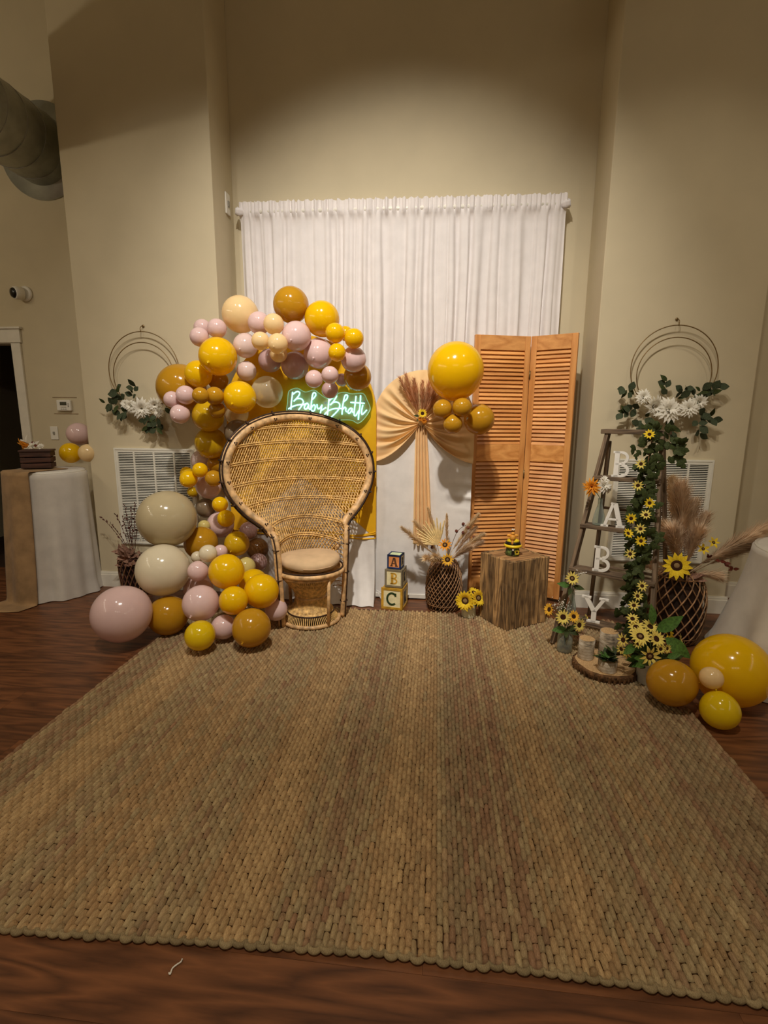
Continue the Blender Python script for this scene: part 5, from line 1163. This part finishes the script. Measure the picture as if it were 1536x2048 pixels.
# burlap runner over the left table
ctr = Vector((-3.05, 3.645)); ad = Vector((-.27, -.96)).normalized(); sdv = Vector((-ad.y, ad.x))
def runner(u, v):
    s_ = (u-.5)*.30; L1 = .34; q = v*1.50
    wv = .010*math.sin(9*u+2)*min(1, v*1.5)
    if q < L1: pos = ctr+ad*(-.06+q*.93)+sdv*s_; return (pos.x, pos.y, 1.0115)
    d = q-L1; rd2 = .262; edge = math.sqrt(max(0, .285**2-s_**2)); w = min(1, d/1.0)
    pos = ctr+ad*(edge+.014+.062*w**1.2+wv)+sdv*s_*(1.0+.10*w); z = 1.0115-d
    if z < .008: pos = pos+ad*(.008-z)*.9; z = .008
    return (pos.x, pos.y, z)
o = MB().grid(runner, 24, 60).build('burlap_runner', M_BURLAP); tag(o, 'tan burlap runner hanging over the front of the tall left table', 'runner')
sm = o.modifiers.new('thickness', 'SOLIDIFY'); sm.thickness = .003; sm.offset = 1
# crate box with flowers on the left table
CB = Vector((-3.10, 3.62, 1.0165)); t = thing('slatted_box', 'small dark brown slatted wooden box on the tall left table', 'box', CB, R(28))
bx, by = .20, .17
for z in (.0, .044, .088):
    for b_ in (((-bx/2, -by/2, z+.003), (bx/2, -by/2+.012, z+.040)), ((-bx/2, by/2-.012, z+.003), (bx/2, by/2, z+.040)), ((-bx/2, -by/2+.012, z+.003), (-bx/2+.012, by/2-.012, z+.040)), ((bx/2-.012, -by/2+.012, z+.003), (bx/2, by/2-.012, z+.040))): bev(MB().box(*b_, jit=.001).build('slat', M_WOODDK, t, False), .003)
for sx_ in (-1, 1):
    for sy_ in (-1, 1): MB().box((sx_*(bx/2-.02)-.008, sy_*(by/2-.02)-.008, 0), (sx_*(bx/2-.02)+.008, sy_*(by/2-.02)+.008, .126)).build('corner_post', M_WOODDK, t, False)
bev(MB().box((-bx/2-.006, -by/2-.006, .129), (bx/2+.006, by/2+.006, .143)).build('lid', M_WOODDK, t, False), .003)
b = thing('box_flowers', 'orange and cream dried flowers lying on the dark slatted box', 'flowers', CB+Vector((0, 0, .144))); c = Vector(b.location)
for k in range(9): a = random.uniform(R(100), R(215)); leaf(b, c+Vector((-.05+random.uniform(-.03, .03), -.02, .02)), (math.cos(a), -.3, abs(math.sin(a))*.6), random.uniform(.06, .1), PM['Ow'] if k % 2 else GRYL)
for px, py in ((44, 880), (76, 884), (60, 886)): leaf(b, c+Vector((-.05, 0, .015)), at(px, py, CB.y)-c-Vector((-.05, 0, .015)), .10, PM['W'])
puff(b, c+Vector((.0, -.03, .022)), (0, -.7, .8), .05, 'W', ((12, .2), (10, .7), (7, 1.1)), 'cream_blossom'); puff(b, c+Vector((-.06, -.03, .02)), (-.3, -.7, .6), .04, 'Ow', name='orange_blossom'); puff(b, c+Vector((.05, -.02, .02)), (.3, -.7, .6), .036, 'W', ((12, .2), (9, .8)), 'cream_blossom')
leaf(b, c+Vector((.02, -.05, .03)), (1, -.2, .2), .035, RUSTL); leaf(b, c+Vector((-.02, -.03, .05)), (1, 0, .3), .03, RUSTL)

# gather ornament on the peach drape
b = thing('drape_posy', 'small sunflower posy with brown grass pinned on the peach drape', 'flowers', G+Vector((0, -.03, 0)))
flower(b, at(845, 827, G.y-.05), (.05, -1, .2), .038, 'Y', 12, .38, eye=False); puff(b, at(848, 842, G.y-.05), (.2, -1, -.2), .030, 'Ow', name='coral_blossom'); puff(b, at(841, 838, G.y-.045), (-.4, -1, -.2), .024, 'Ow', name='coral_blossom')
leaf(b, at(838, 832, G.y-.03), (-1, -.3, .1), .04, LFD); leaf(b, at(840, 836, G.y-.03), (-.7, -.3, -.6), .035, LFD); leaf(b, at(850, 838, G.y-.03), (.8, -.3, -.2), .035, RUSTL)
for px, py, w in ((800, 757, .045), (812, 752, .05), (828, 760, .045), (845, 765, .04), (858, 765, .045), (868, 775, .05), (822, 780, .04), (855, 790, .05), (866, 795, .05)):
    plume(b, G+Vector((0, -.022, .01)), at(px, py, G.y-.035), w*1.3, MATS['rust_grass'] if 'rust_grass' in MATS else cloth('rust_grass', (214, 164, 122), .15, .95, .3), 300, (0, -.015, 0))
# scrap on the floor
p = fl(350, 1938); sc = MB().tube(smoothpath([(-.010, -.012, .002), (-.004, -.016, .004), (-.006, -.002, .003), (.002, .006, .006), (.008, .016, .003), (.010, .02, .008)], 4), .0022, 5)
o = sc.build('paper_scrap', M_PLW); o.location = (p.x, p.y, .0005); tag(o, 'tiny white scrap lying on the floor in front of the rug', 'scrap')
